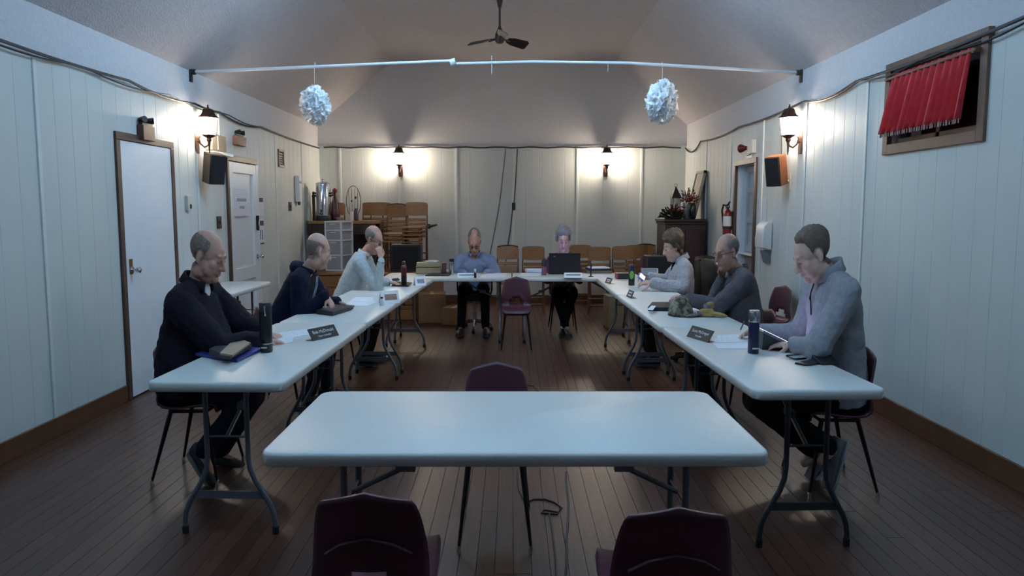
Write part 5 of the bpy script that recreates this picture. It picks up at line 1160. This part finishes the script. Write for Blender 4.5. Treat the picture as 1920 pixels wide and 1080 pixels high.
# -- man in light grey zip-neck sweater, nearest on the right
C_lgrey = cloth('light_grey_fleece', (146, 144, 150))
I = person('man with short brown hair in light grey zip-neck sweater writing at the nearest right table', (1.74, 4.10), (-1, .06, 0), (1.77, 4.10, .53), at(1560, 531, 4.10), at(1523, 476, 4.10), (-2, 27, 0),
    {1: (at(1530, 657, 3.84), at(1487, 646, 4.05), (-.9, .5, -.1), (.1, 0, -1), .5), -1: (at(1500, 630, 4.42), at(1424, 621, 4.44), (-1, .1, -.12), (-.1, -.5, -1), .75)},
    {1: (at(1420, 752, 4.0), at(1560, 842, 3.94), (-1, -.25, 0), 66), -1: (at(1412, 748, 4.25), at(1535, 850, 4.2), (-1, 0, 0), 48)},
    dict(name='zip_neck_sweater', mat=C_lgrey, loose=.020, hem=-.16, fold=.012, vox=.009), C_black, (crop(.094, -.025, -.08, .003, .015, None, True, .026), M_hdark, 70, .3), SK3, k=1.09, belly=.12, vox=.0055, beard=(.86, .78, .76, .35), shoe=(mat('grey_canvas_shoe', (112, 114, 120), .8, var=.15), mat('light_rubber_sole', (176, 178, 182), .7)), shw=.195)
collar(I, C_lgrey, .082, .084, .062, 36, 24, 'zip_collar', th=.010)
zp = MB().tube([I['S']+I['f']*.11+V((0, 0, .03)), I['S']+(I['P']-I['S'])*.1+I['f']*.150, I['S']+(I['P']-I['S'])*.30+I['f']*.158], .005, 6).ell(I['S']+(I['P']-I['S'])*.14+I['f']*.155, (.008, .008, .014), None, 8, 6); zp.v = I['W'](zp); obj('zip', zp, M_black, I['t'])
# ------------------------------------------------------------------ things on the tables
def TP(x, y, z=TZ): return onz(x, y, z)
e3 = .0015
def quad_slab(name, label, cat, pix, th, m, z=TZ, bevel=0, **k):
    """thin slab whose four corners were read off the table plane"""
    P_ = [TP(x, y, z) for x, y in pix]; n = len(P_)
    mb = MB().add([V((p.x, p.y, z+.0008)) for p in P_]+[V((p.x, p.y, z+th)) for p in P_], [tuple(range(n-1, -1, -1)), tuple(range(n, 2*n))]+[(i, (i+1) % n, n+(i+1) % n, n+i) for i in range(n)])
    return tag(obj(name, mb, m, smooth=0, bevel=bevel), label, cat)
P_pr = paper_mat('printed_sheet', (232, 236, 242), (120, 125, 140), 22, .4, 'X'); P_pl = mat('plain_sheet', (232, 236, 242), .7, var=.02)
M_ink_w = mat('white_lettering', (225, 225, 230), .6)
def bottle(name, label, px, ybase, ytop, r, prof, m, cat='bottle', parts=()):
    p = TP(px, ybase); h = at(px, ytop, p.y).z-TZ; t = thing(name, label, cat, (p.x, p.y, TZ))
    obj('body', MB().lathe([(a*r, b*h) for a, b in prof], (p.x, p.y, TZ+.0005), 24, sx=SQ), m, t, smooth=40)
    for nm, pf, mm in parts: obj(nm, MB().lathe([(a*r, b*h) for a, b in pf], (p.x, p.y, TZ+.0005), 24, sx=SQ), mm, t, smooth=40)
    return t, p, h
def nameplate(label, corners, lines, tilt=.5, plate=M_black, ink=M_ink_w, rows=2):
    """corners: bottom-left and bottom-right pixels, and plate height in metres; leaning plate with engraved lines"""
    (x0, y0), (x1, y1), hgt = corners; a, b = TP(x0, y0), TP(x1, y1); u = (b-a); w = u.length; u.normalize(); nrm = V((u.y, -u.x, 0)); upv = (V((0, 0, 1))*math.cos(tilt)-nrm*math.sin(tilt)).normalized(); out = u.cross(upv)
    if out.y > 0: out = -out
    c = (a+b)/2; t = thing('name_plate', label, 'name plate', (c.x, c.y, TZ), 'name plates on the tables')
    M = Matrix((u, upv, out)).transposed()
    obj('plate', MB().prism([(-w/2, 0), (w/2, 0), (w/2, hgt), (-w/2, hgt)], (-.004, 0), M, c+V((0, 0, .002))), plate, t, smooth=0)
    back = -out; foot = c-out*.0
    obj('stand', MB().prism([(-w/2, 0), (w/2, 0), (w/2, .003), (-w/2, .003)], (0, .001), Matrix((u, V((-out.x, -out.y, 0)).normalized()*18, V((0, 0, 1)))).transposed(), c+V((0, 0, .001))), plate, t, smooth=0)
    for i, (txt, sz, yy) in enumerate(lines):
        if txt: text_mesh('lettering', txt, sz, ink, t, M, c+upv*yy+out*.0008+V((0, 0, .002)))
        else: obj('lettering', MB().prism([(-w*sz, yy-.005), (w*sz, yy-.005), (w*sz, yy+.005), (-w*sz, yy+.005)], (.0002, .0008), M, c+V((0, 0, .002))), ink, t, smooth=0)
    return t
# --- nearest left table
quad_slab('blue_folder', 'bright blue folder lying open on the nearest left table', 'folder', [(366, 668), (445, 680), (492, 658), (420, 648)], .016, mat('blue_vinyl', (44, 50, 130), .4, var=.1), bevel=.003)
p0 = TP(440, 664); t = thing('tablet_case', 'dark tablet with tan cover resting on the blue folder', 'tablet', (p0.x, p0.y, TZ+.016))
R = Matrix.Rotation(.12, 3, 'X')
quad = [TP(x, y, TZ+.03) for x, y in ((392, 662), (430, 672), (472, 650), (436, 640))]
mb = MB().add([q+V((0, 0, -.010)) for q in quad]+[q+V((0, 0, .012 if i in (1, 2) else .022)) for i, q in enumerate(quad)], [(3, 2, 1, 0), (4, 5, 6, 7), (0, 1, 5, 4), (1, 2, 6, 5), (2, 3, 7, 6), (3, 0, 4, 7)])
obj('case', mb, mat('dark_case', (44, 44, 50), .5), t, bevel=.003)
quad = [TP(x, y, TZ+.05) for x, y in ((412, 664), (436, 668), (470, 644), (442, 634))]
mb = MB().add([q+V((0, 0, -.004)) for q in quad]+[q+V((0, 0, .006)) for q in quad], [(3, 2, 1, 0), (4, 5, 6, 7), (0, 1, 5, 4), (1, 2, 6, 5), (2, 3, 7, 6), (3, 0, 4, 7)])
obj('tan_cover', mb, mat('tan_leather', (138, 122, 102), .6, var=.1), t, bevel=.002)
bottle('thermos_flask', 'tall black thermos flask with clip lid on the nearest left table', 500, 660, 567, .040, [(.92, 0), (1, .02), (1, .30), (1, .80), (.96, .82)], mat('black_matte_flask', (18, 20, 22), .35), 'thermos', [('lid', [(.97, .82), (1.0, .83), (1.0, .985), (.94, 1.0)], mat('dark_grey_lid', (48, 50, 54), .4)), ('ring', [(1.004, .17), (1.01, .175), (1.01, .19), (1.004, .195)], M_steel)])
p = TP(500, 660); fl_ = bpy.data.objects.get('thermos_flask'); obj('carry_loop', MB().tube([p+V((.008, -.041, .235)), p+V((.012, -.050, .25)), p+V((.014, -.050, .215)), p+V((.010, -.041, .20))], .005, 6), M_steel, fl_, smooth=60)
mb = MB()
for k in range(5): mb.box(p+V(((-.016+.008*k)*SQ, -.0408, .030)), (.0045, .001, .0075))
obj('white_mark', mb, M_ink_w, fl_, smooth=0)
quad_slab('paper_sheet', 'printed sheet of paper nearest the name plate on the nearest left table', 'paper', [(530, 636), (580, 628), (578, 617), (524, 624)], .0018, P_pr)
quad_slab('paper_sheet', 'printed sheet of paper under the hand of the man in navy jacket', 'paper', [(505, 648), (548, 642), (552, 631), (506, 634)], .0015, P_pr)
nameplate('black name plate with white lettering facing the middle on the nearest left table', ((587, 640), (636, 629), .075), [('Bob McDonald', .030, .047), ('Mayor Councillor', .016, .020)], .55)
# --- middle left table
t = thing('black_binder', 'closed black binder on the middle left table', 'binder', TP(625, 585)); 
Q = [TP(x, y) for x, y in ((592, 589), (624, 593), (660, 582), (628, 578))]
mb = MB().add([q+V((0, 0, .001)) for q in Q]+[q+V((0, 0, .032)) for q in Q], [(3, 2, 1, 0), (4, 5, 6, 7), (0, 1, 5, 4), (1, 2, 6, 5), (2, 3, 7, 6), (3, 0, 4, 7)]); obj('cover', mb, mat('black_binder', (26, 28, 34), .45), t, bevel=.006)
Q = [TP(x, y, TZ+.033) for x, y in ((600, 580), (618, 582), (632, 577), (616, 575))]; obj('label_window', MB().add([q for q in Q]+[q+V((0, 0, .001)) for q in Q], [(3, 2, 1, 0), (4, 5, 6, 7), (0, 1, 5, 4), (1, 2, 6, 5), (2, 3, 7, 6), (3, 0, 4, 7)]), mat('binder_grey', (70, 72, 80), .4), t, smooth=0)
quad_slab('black_phone', 'flat black phone beside the binder on the middle left table', 'phone', [(640, 578), (662, 580), (665, 575), (645, 573)], .010, mat('phone_glass', (14, 15, 20), .15), bevel=.002)
quad_slab('paper_sheet', 'loose white sheets in front of the man in navy hoodie', 'paper', [(642, 573), (688, 574), (706, 567), (664, 562)], .002, P_pl)
quad_slab('paper_sheet', 'white sheet of paper beyond the loose sheets on the middle left table', 'paper', [(655, 566), (700, 566), (700, 558), (665, 558)], .0035, P_pl)
def tent_card(label, c, w, h, ang, art):
    p = TP(*c); t = thing('tent_card', label, 'card', (p.x, p.y, TZ), 'white tent cards'); R = SQM@RZ(math.radians(ang))
    for s in (-1, 1):
        A = math.radians(32)*s; M = R@RX(A)
        obj('face', MB().box((0, 0, h/2), (w, .002, h)).tf(M, V((p.x, p.y, TZ+.001))+R@V((0, -s*-h*.53, 0))), mat('white_card', (238, 238, 240), .6, var=.01), t, smooth=0)
        if s < 0: obj('printed_panel', MB().box((w*.04, -.0016, h*.5), (w*.68, .0008, h*.46)).tf(M, V((p.x, p.y, TZ+.001))+R@V((0, -s*-h*.53, 0))), art, t, smooth=0)
    return t
tent_card('white tent card with brown printed panel on the middle left table', (730, 568), .19, .115, 28, mat('brown_print', (150, 116, 100), .7, var=.2, scale=60))
tent_card('white tent card with grey printed panel on the farthest left table', (787, 535), .14, .10, 26, mat('grey_panel', (150, 150, 156), .7, var=.2, scale=60))
bottle('white_bottle', 'small white bottle lying beside the brown printed tent card', 716, 573, 559, .022, [(.9, 0), (1, .05), (1, .6), (.5, .78), (.5, 1)], M_white, 'bottle', [('cap', [(.55, .95), (.6, .96), (.6, 1.12), (.5, 1.15)], M_black)])
# --- farthest left table
bottle('red_bottle', 'tall dark red drinks bottle on the farthest left table', 757.5, 531, 490, .036, [(.94, 0), (1, .03), (1, .72), (.8, .80), (.6, .84)], mat('red_black_flask', (84, 16, 20), .3, var=.5, scale=4), 'bottle', [('cap', [(.62, .83), (.66, .84), (.60, .96), (.4, 1.0)], M_black), ('base_band', [(1.01, .0), (1.02, .01), (1.02, .36), (1.01, .37)], mat('black_band', (16, 12, 14), .4))])
quad_slab('black_tablet', 'black tablet lying in front of the red bottle', 'tablet', [(734, 537), (766, 538), (773, 532), (742, 530)], .014, mat('phone_glass', (14, 15, 20), .15), bevel=.003)
quad_slab('paper_sheet', 'white papers spread on the farthest left table', 'paper', [(722, 534), (762, 530), (776, 520), (738, 521)], .0015, P_pl)
quad_slab('paper_sheet', 'small white slip near the elbow of the man in pale grey sweater', 'paper', [(718, 543), (732, 543), (736, 538), (722, 538)], .0015, P_pl)
p = TP(742, 527); t = thing('computer_mouse', 'dark mouse under the hand of the man in pale grey sweater', 'mouse', (p.x, p.y, TZ)); obj('shell', MB().ell((p.x, p.y, TZ+.016), (.045, .03, .016)), mat('dark_blue_shell', (30, 34, 50), .4), t); obj('wheel', MB().ell((p.x+.02, p.y, TZ+.03), (.008, .003, .005)), M_black, t)
# --- far cross tables
p = TP(802, 514); t = thing('tan_case', 'flat tan case standing on the left end of the far table', 'case', (p.x, p.y, TZ)); w, d, h = .30, .22, .13
obj('body', MB().box((p.x, p.y+.1, TZ+h/2+.001), (w, d, h), RZ(.1), (.92, .9)), mat('tan_vinyl', (150, 134, 104), .5, var=.08), t, bevel=.01); obj('end_panel', MB().box((p.x+.18, p.y+.115, TZ+h/2), (.05, d*.95, h*.95), RZ(.1)), mat('maroon_panel', (84, 46, 50), .5), t, bevel=.006); obj('seam', MB().box((p.x, p.y+.1, TZ+h*.62), (w*.985, d*.985, .006), RZ(.1)), mat('brown_seam', (96, 80, 60), .6), t)
p2 = p+V((.03, .1, h)); t = thing('paper_stack', 'small stack of papers on top of the tan case', 'papers', (p2.x, p2.y, TZ+h)); 
for k in range(3): obj('sheet', MB().box(p2+V((.004*k, 0, .006+.006*k)), (.13, .12, .005), RZ(.3*k)), P_pl, t, smooth=0)
quad_slab('dark_notebook', 'dark notebook beside the tan case on the far table', 'notebook', [(797, 518), (842, 518), (848, 513), (812, 512)], .012, mat('dark_blue_cover', (26, 28, 44), .5), bevel=.002)
q = TP(832, 512); tag(obj('crumpled_paper', MB().ell((q.x, q.y, TZ+.03), (.055, .05, .018)), P_pl), 'bulging white paper lying on the dark notebook', 'paper')
bottle('steel_tumbler', 'steel tumbler with black lid at the left of the man in light blue shirt', 847, 515, 485, .035, [(.85, 0), (.9, .03), (1, .8), (.98, .84)], M_steel, 'tumbler', [('lid', [(1.02, .82), (1.08, .84), (1.05, .98), (.9, 1.0)], M_black)])
nameplate('bright white name card before the man in light blue shirt', ((858, 521), (895, 520.5), .055), [(None, .42, .030)], .5, mat('bright_card', (245, 248, 250), .4, var=.01), mat('blue_print', (60, 80, 110), .6))
bottle('small_dropper', 'small dark bottle with white cap before the man in light blue shirt', 891, 521, 504, .018, [(.8, 0), (1, .04), (1, .5), (.5, .62)], M_black, 'bottle', [('cap', [(.7, .6), (.8, .62), (.9, .9), (.5, 1.0)], M_white)])
quad_slab('paper_sheet', 'white papers in front of the man in light blue shirt', 'paper', [(900, 521), (948, 520), (950, 513), (906, 513)], .0025, P_pl)
quad_slab('paper_sheet', 'white papers on the far table between the two seated people', 'paper', [(975, 517), (1012, 517), (1014, 512), (978, 512)], .0025, P_pl)
q = TP(1002, 510); t = thing('paper_stack', 'thick stack of white papers left of the pink bottle', 'papers', (q.x, q.y, TZ))
for k in range(4): obj('sheet', MB().box((q.x+.004*(k % 2), q.y, TZ+.005+.009*k), (.21, .16, .008), RZ(.05*k)), P_pl, t, smooth=0)
bottle('pink_bottle', 'pink and dark drinks bottle left of the black laptop', 1020, 516, 484, .035, [(.9, 0), (1, .04), (1, .5), (.96, .52)], mat('dusty_pink', (130, 86, 104), .4), 'bottle', [('lid', [(.96, .5), (1, .52), (1, .86), (.7, .94), (.5, 1.0)], mat('dark_purple_lid', (38, 32, 42), .4))])
# laptop of the woman: lid toward the camera, glowing screen toward her
q = TP(1058, 514.5); lw = .36; t = thing('laptop', 'open black laptop in front of the woman with short grey hair', 'laptop', (q.x, q.y, TZ))
obj('keyboard_deck', MB().box((q.x, q.y+.12, TZ+.010), (lw, .235, .018)), M_black, t, bevel=.003)
Rl = RX(math.radians(12)); hz = .235
obj('lid', MB().box(V((0, 0, hz/2)), (lw, .010, hz)).tf(Rl, V((q.x, q.y, TZ+.018))), mat('black_lid', (24, 24, 30), .4), t, bevel=.003)
SCR = mat('lit_screen', (200, 210, 255), .3, emit=(120, 132, 255), estr=3.2)
obj('screen', MB().box(V((0, .0065, hz/2+.005)), (lw-.03, .002, hz-.04)).tf(Rl, V((q.x, q.y, TZ+.018))), SCR, t, smooth=0)
obj('lid_logo', MB().box(V((-lw*.32, -.0055, hz*.84)), (.025, .001, .010), RY(-.5)).tf(Rl, V((q.x, q.y, TZ+.018))), mat('red_silver_logo', (150, 120, 118), .4), t, smooth=0)
nameplate('white name card with dark strip below the black laptop', ((1058, 521.5), (1092, 521.5), .062), [(None, .40, .036)], .45, mat('bright_card', (245, 248, 250), .4, var=.01), mat('navy_print', (26, 40, 62), .6))
q = TP(1123, 512); t = thing('book_stack', 'pile of books and papers right of the laptop', 'books', (q.x, q.y, TZ))
for k, (dz, hh_, ww, mm) in enumerate(((0, .03, .30, mat('tan_book', (120, 100, 80), .6)), (.03, .025, .27, mat('dark_book', (34, 36, 40), .6)), (.055, .012, .22, P_pl))): obj('book', MB().box((q.x, q.y+.06, TZ+.001+dz+hh_/2), (ww, .22, hh_), RZ(.08*k)), mm, t, bevel=.002)
q = TP(1108, 519); t = thing('table_microphone', 'thin dark microphone stand right of the black laptop', 'microphone', (q.x, q.y, TZ)); obj('base', MB().lathe([(.03, 0), (.03, .006), (.01, .012)], (q.x, q.y, TZ+.0005), 16), M_black, t); obj('stem', MB().tube([(q.x, q.y, TZ+.01), (q.x, q.y, TZ+.11)], .008, 8), M_black, t); obj('head', MB().ell((q.x, q.y, TZ+.125), (.012, .014, .028)), M_cable, t)
q = TP(1172, 523); t = thing('red_black_box', 'low black box with red edge on the farthest right table', 'box', (q.x, q.y, TZ)); obj('box', MB().box((q.x, q.y+.04, TZ+.032), (.16, .16, .062)), mat('black_card', (34, 30, 36), .5), t, bevel=.003); obj('red_side', MB().box((q.x-.088, q.y+.04, TZ+.032), (.014, .16, .062)), mat('faded_red', (150, 60, 70), .5), t, smooth=0)
quad_slab('paper_sheet', 'white sheet beside the low black box on the far right corner', 'paper', [(1112, 519), (1150, 521), (1156, 515), (1122, 514)], .0015, P_pl)
# --- farthest and middle right tables
bottle('dark_green_bottle', 'dark bottle with round green label before the woman in grey cardigan', 1184, 535, 496, .040, [(.95, 0), (1, .03), (1, .64), (.94, .68)], mat('dark_teal_flask', (20, 34, 42), .3), 'bottle', [('lid', [(.93, .66), (.96, .68), (.90, .96), (.7, 1.0)], mat('navy_lid', (24, 40, 66), .4))])
p = TP(1184, 535); bo = bpy.data.objects.get('dark_green_bottle'); obj('round_label', MB().ell((p.x-.004, p.y-.0385, TZ+.105), (.022, .004, .042)), mat('green_label', (120, 170, 84), .6, var=.2, scale=90), bo)
q = at(1203, 520, 7.12); t = thing('mobile_phone', 'purple-cased phone in the hands of the woman in grey cardigan', 'phone', (q.x, q.y, TZ)); obj('case', MB().box((q.x, q.y, q.z), (.075, .09, .02), RY(.7)@RX(.5)), mat('lilac_case', (150, 142, 200), .4), t, bevel=.006); obj('screen_strip', MB().box(V((q.x, q.y, q.z))+RY(.7)@RX(.5)@V((0, 0, .0115)), (.055, .07, .002), RY(.7)@RX(.5)), mat('phone_screen', (230, 230, 245), .3, emit=(215, 220, 255), estr=1.5), t, smooth=0)
q = TP(1222, 530); t = thing('silver_laptop', 'thin silver tablet standing up behind the phone on the far right table', 'tablet', (q.x, q.y+.12, TZ)); obj('shell', MB().box((q.x, q.y+.15, TZ+.072), (.17, .012, .135), RX(-.25)), mat('grey_silver', (150, 152, 160), .4, .3), t, bevel=.004); obj('bright_edge', MB().box((q.x+.088, q.y+.15, TZ+.072), (.008, .014, .125), RX(-.25)), M_white, t, smooth=0); obj('kickstand', MB().box((q.x, q.y+.19, TZ+.045), (.12, .006, .10), RX(.5)), M_black, t)
nameplate('small black name plate farthest along the right row', ((1134, 530), (1144, 533), .06), [(None, .30, .038), (None, .24, .020)], .4)
nameplate('small black name plate beside the paper of the woman in grey cardigan', ((1174, 556), (1183, 560), .065), [(None, .34, .045), (None, .28, .02)], .4)
quad_slab('paper_sheet', 'large white sheet in front of the woman in grey cardigan', 'paper', [(1197, 541), (1250, 544), (1262, 541), (1238, 537), (1200, 537)], .0012, P_pl)
t = thing('black_binder', 'black binder lying beside the camouflage cap', 'binder', TP(1238, 580)); Q = [TP(x, y) for x, y in ((1214, 583), (1268, 584), (1276, 573), (1222, 573))]
obj('cover', MB().add([q+V((0, 0, .001)) for q in Q]+[q+V((0, 0, .030)) for q in Q], [(3, 2, 1, 0), (4, 5, 6, 7), (0, 1, 5, 4), (1, 2, 6, 5), (2, 3, 7, 6), (3, 0, 4, 7)]), mat('black_binder', (26, 28, 34), .45), t, bevel=.005); Q = [TP(x, y, TZ+.031) for x, y in ((1213, 581), (1224, 582), (1230, 574), (1222, 573))]; obj('pale_corner', MB().add([q for q in Q]+[q+V((0, 0, .0015)) for q in Q], [(3, 2, 1, 0), (4, 5, 6, 7), (0, 1, 5, 4), (1, 2, 6, 5), (2, 3, 7, 6), (3, 0, 4, 7)]), P_pl, t, smooth=0)
quad_slab('paper_sheet', 'white sheet of paper behind the camouflage cap', 'paper', [(1296, 588), (1322, 588), (1326, 576), (1300, 576)], .0012, P_pl)
# camouflage cap: crown, brim
def camo():
    m = mat('camouflage_cloth', (108, 100, 84), .9, var=.1, bump=.3, bscale=200); nt = m.node_tree; b = nt.nodes['Principled BSDF']
    tc = nt.nodes.new('ShaderNodeTexCoord'); n = nt.nodes.new('ShaderNodeTexNoise'); n.inputs['Scale'].default_value = 28; n.inputs['Detail'].default_value = 1; nt.links.new(tc.outputs['Object'], n.inputs['Vector'])
    r = nt.nodes.new('ShaderNodeValToRGB'); r.color_ramp.interpolation = 'CONSTANT'; cr = r.color_ramp; cr.elements[0].color = (*lin((70, 66, 58)), 1); cr.elements[1].position = .45; cr.elements[1].color = (*lin((116, 106, 90)), 1); e = cr.elements.new(.58); e.color = (*lin((150, 142, 128)), 1)
    nt.links.new(n.outputs['Fac'], r.inputs[0]); nt.links.new(r.outputs[0], b.inputs['Base Color']); return m
MC = camo(); q = TP(1279, 594); cx_, cy_ = q.x, q.y+.06; t = thing('camouflage_cap', 'camouflage baseball cap lying on the middle right table', 'cap', (cx_, cy_, TZ))
vs = []; fs = []; n_, m_ = 24, 9
for i in range(m_+1):
    th = (PI/2)*i/m_
    for k in range(n_): a = 2*PI*k/n_; r = math.cos(th)**.7*(1+.04*math.sin(3*a+1)); vs.append((cx_+.085*r*math.cos(a)*1.0, cy_+.098*r*math.sin(a), TZ+.003+.138*math.sin(th)*(1+.05*math.cos(a+.5))))
for i in range(m_):
    for k in range(n_): fs.append((i*n_+k, i*n_+(k+1) % n_, (i+1)*n_+(k+1) % n_, (i+1)*n_+k))
obj('crown', MB().add(vs, fs), MC, t, smooth=60, solid=.003)
vs = []; 
for j in range(5):
    for i in range(13):
        a = math.radians(-62+124*i/12-20); rr = 1+.22*j; vs.append((cx_+.083*rr*math.cos(a)*1.05, cy_+.096*(1+.07*j)*math.sin(a), TZ+.012+.012*math.cos((i-6)/6*1.4)-.0015*j))
obj('brim', MB().add(vs, [(j*13+i, j*13+i+1, j*13+i+14, j*13+i+13) for j in range(4) for i in range(12)]), MC, t, smooth=60, solid=.005)
obj('button', MB().ell((cx_, cy_, TZ+.142), (.008, .009, .006)), MC, t); obj('sweatband', MB().lathe([(.086, 0), (.090, .002), (.089, .016), (.086, .017)], (cx_, cy_, TZ+.001), 24, sx=.97), mat('dark_band', (38, 38, 50), .8), t)
MG = mat('yellow_work_glove', (164, 134, 76), .9, var=.35, scale=18, bump=.3, bscale=100)
def glove(label, px, py, ang, z0):
    q = TP(px, py); mb = MB(); R = RZ(math.radians(ang)); c = V((q.x, q.y, z0))
    hand(mb, V((0, 0, .0)), V((1, 0, 0)), V((0, 0, -1)), 1, .18, 1.05, .06); mb.cap((-.045, 0, 0), (.03, 0, 0), .034, .036)
    me = remesh(mb, .006, 3); co = co_of(me); w = np.array([list(c+V((0, 0, .022))+SQM@(R@(V(v)*1.0))) for v in co]); w[:, 2] = z0+np.clip((w[:, 2]-z0)*1.0, .001, 1)
    t = thing('work_glove', label, 'glove', (q.x, q.y, z0), 'yellow work gloves'); wv = w-np.array([q.x, q.y, z0]); me.vertices.foreach_set('co', wv.astype(np.float32).ravel()); me.update(); me.materials.clear(); me.materials.append(MG); me.shade_smooth(); me.name = 'glove_leather'
    o = bpy.data.objects.new('glove_leather', me); COL.objects.link(o); o.parent = t; ORG[o.name] = V((q.x, q.y, z0))
    cf = MB().tube([V((-.05, 0, .02)), V((-.085, 0, .02))], [.036, .042], 14, flat=.5).tf(SQM@R, c); obj('cuff', cf, mat('grey_cuff', (110, 108, 112), .9), t, smooth=50)
glove('yellow work glove lying beside the camouflage cap', 1326, 594, -8, TZ+.001); glove('yellow work glove lying on top of the other glove', 1338, 588, 12, TZ+.034)
# --- nearest right table
nameplate('black name plate with white lettering facing the middle on the nearest right table', ((1287, 631), (1327, 643), .075), [('Scott McGregor', .027, .047), ('Councillor', .016, .020)], .55)
quad_slab('paper_sheet', 'upper white sheet of writing paper on the nearest right table', 'paper', [(1340, 644), (1402, 642), (1404, 628), (1346, 629)], .0035, P_pr)
quad_slab('paper_sheet', 'lower white sheet of writing paper on the nearest right table', 'paper', [(1346, 654), (1414, 654), (1416, 640), (1330, 638)], .0018, P_pl)
bottle('blue_thermos', 'dark blue thermos with ridged steel cap on the nearest right table', 1412, 662, 582, .036, [(.94, 0), (1, .02), (1, .70), (.97, .73)], mat('navy_enamel_flask', (26, 26, 62), .3), 'thermos', [('cap', [(.95, .73), (1.0, .74), (.99, .975), (.92, 1.0)], M_steel)])
p = TP(1412, 662); bt = bpy.data.objects.get('blue_thermos'); 
mb = MB()
for k in range(5): mb.box(p+V(((-.016+.008*k)*SQ, -.0367, .030)), (.0045, .001, .0075))
obj('white_mark', mb, M_ink_w, bt, smooth=0)
mb = MB()
for k in range(20): a = 2*PI*k/20; mb.box((p.x+.0355*math.cos(a)*SQ, p.y+.0355*math.sin(a), TZ+(at(1412, 582, p.y).z-TZ)*.86), (.003, .003, .040))
obj('cap_ridges', mb, M_steel, bt, smooth=0)
# tablet propped on its case before the man
q = TP(1456, 655); t = thing('tablet', 'tablet propped in a grey case before the man in light grey sweater', 'tablet', (q.x, q.y, TZ))
pts = [(-.085, 0), (.085, 0), (.085, .012), (-.080, .075)]
obj('case', MB().prism([(x*SQ, z) for x, z in ((-.11, 0), (.12, 0), (.12, .008), (-.105, .092))], (q.y-.02, q.y+.17), Matrix(((1, 0, 0), (0, 0, 1), (0, 1, 0))), (q.x, 0, TZ+.001)), mat('grey_folio', (58, 60, 64), .6), t, bevel=.003)
A_, B_ = V((q.x-.105*SQ, 0, TZ+.098)), V((q.x+.125*SQ, 0, TZ+.013)); dv = (B_-A_); nv = V((-dv.z, 0, dv.x)).normalized()
mb = MB(); 
for yy in (q.y-.02, q.y+.17):
    for pp in (A_, B_, B_+nv*.009, A_+nv*.009): mb.v.append(V((pp.x, yy, pp.z)))
mb.f = [(0, 1, 2, 3), (7, 6, 5, 4), (0, 4, 5, 1), (1, 5, 6, 2), (2, 6, 7, 3), (3, 7, 4, 0)]; obj('slab', mb, mat('silver_edge', (140, 142, 146), .4, .4), t, smooth=0)
mb = MB(); A2, B2 = A_+dv*.06+nv*.0105, A_+dv*.94+nv*.0105
mb.add([V((A2.x, q.y, A2.z)), V((B2.x, q.y, B2.z)), V((B2.x, q.y+.15, B2.z)), V((A2.x, q.y+.15, A2.z)), V((A2.x, q.y, A2.z))-nv*.001, V((B2.x, q.y, B2.z))-nv*.001, V((B2.x, q.y+.15, B2.z))-nv*.001, V((A2.x, q.y+.15, A2.z))-nv*.001], [(0, 1, 2, 3), (7, 6, 5, 4), (0, 4, 5, 1), (1, 5, 6, 2), (2, 6, 7, 3), (3, 7, 4, 0)]); obj('screen', mb, mat('tablet_screen', (200, 205, 255), .3, emit=(196, 196, 255), estr=5.), t, smooth=0)
quad_slab('mobile_phone', 'black phone with bright screen on the nearest right table', 'phone', [(1473, 669), (1490, 674), (1521, 671), (1504, 666)], .011, mat('phone_glass', (14, 15, 20), .15), bevel=.003)
Q = [TP(x, y, TZ+.0115) for x, y in ((1478, 668.5), (1491, 672), (1516, 669.5), (1503, 666.3))]; o = bpy.data.objects['mobile_phone.001'] if 'mobile_phone.001' in bpy.data.objects else bpy.data.objects['mobile_phone']
obj('glass_face', MB().add([q for q in Q]+[q+V((0, 0, .0008)) for q in Q], [(3, 2, 1, 0), (4, 5, 6, 7), (0, 1, 5, 4), (1, 2, 6, 5), (2, 3, 7, 6), (3, 0, 4, 7)]), mat('pale_reflective_glass', (170, 176, 186), .15), o, smooth=0)
q = TP(1532, 684); t = thing('wallet', 'open black leather wallet nearest the camera on the right table', 'wallet', (q.x, q.y, TZ))
for s, (pa, rz) in enumerate((([(1490, 683), (1512, 687), (1540, 683), (1520, 677)], 0), ([(1520, 677), (1540, 685), (1574, 684), (1550, 672)], 0))):
    Q = [TP(x, y) for x, y in pa]; mb = MB().add([v+V((0, 0, .001)) for v in Q]+[v+V((0, 0, .010+(.028 if (s == 1 and i in (0, 3)) else .0))) for i, v in enumerate(Q)], [(3, 2, 1, 0), (4, 5, 6, 7), (0, 1, 5, 4), (1, 2, 6, 5), (2, 3, 7, 6), (3, 0, 4, 7)]); obj('flap', mb, mat('black_leather_wallet', (20, 20, 26), .5), t, bevel=.002)
# pens
def pen(label, a, b, m): tag(obj('pen', MB().tube([a, a.lerp(b, .08), a.lerp(b, .9), b], [.0015, .0042, .0042, .003], 8), m), label, 'pen')
pen('blue-grey pen held by the man in light grey sweater', at(1388, 619, 4.36), at(1396, 602, 4.40), mat('blue_grey_pen', (70, 80, 100), .3))
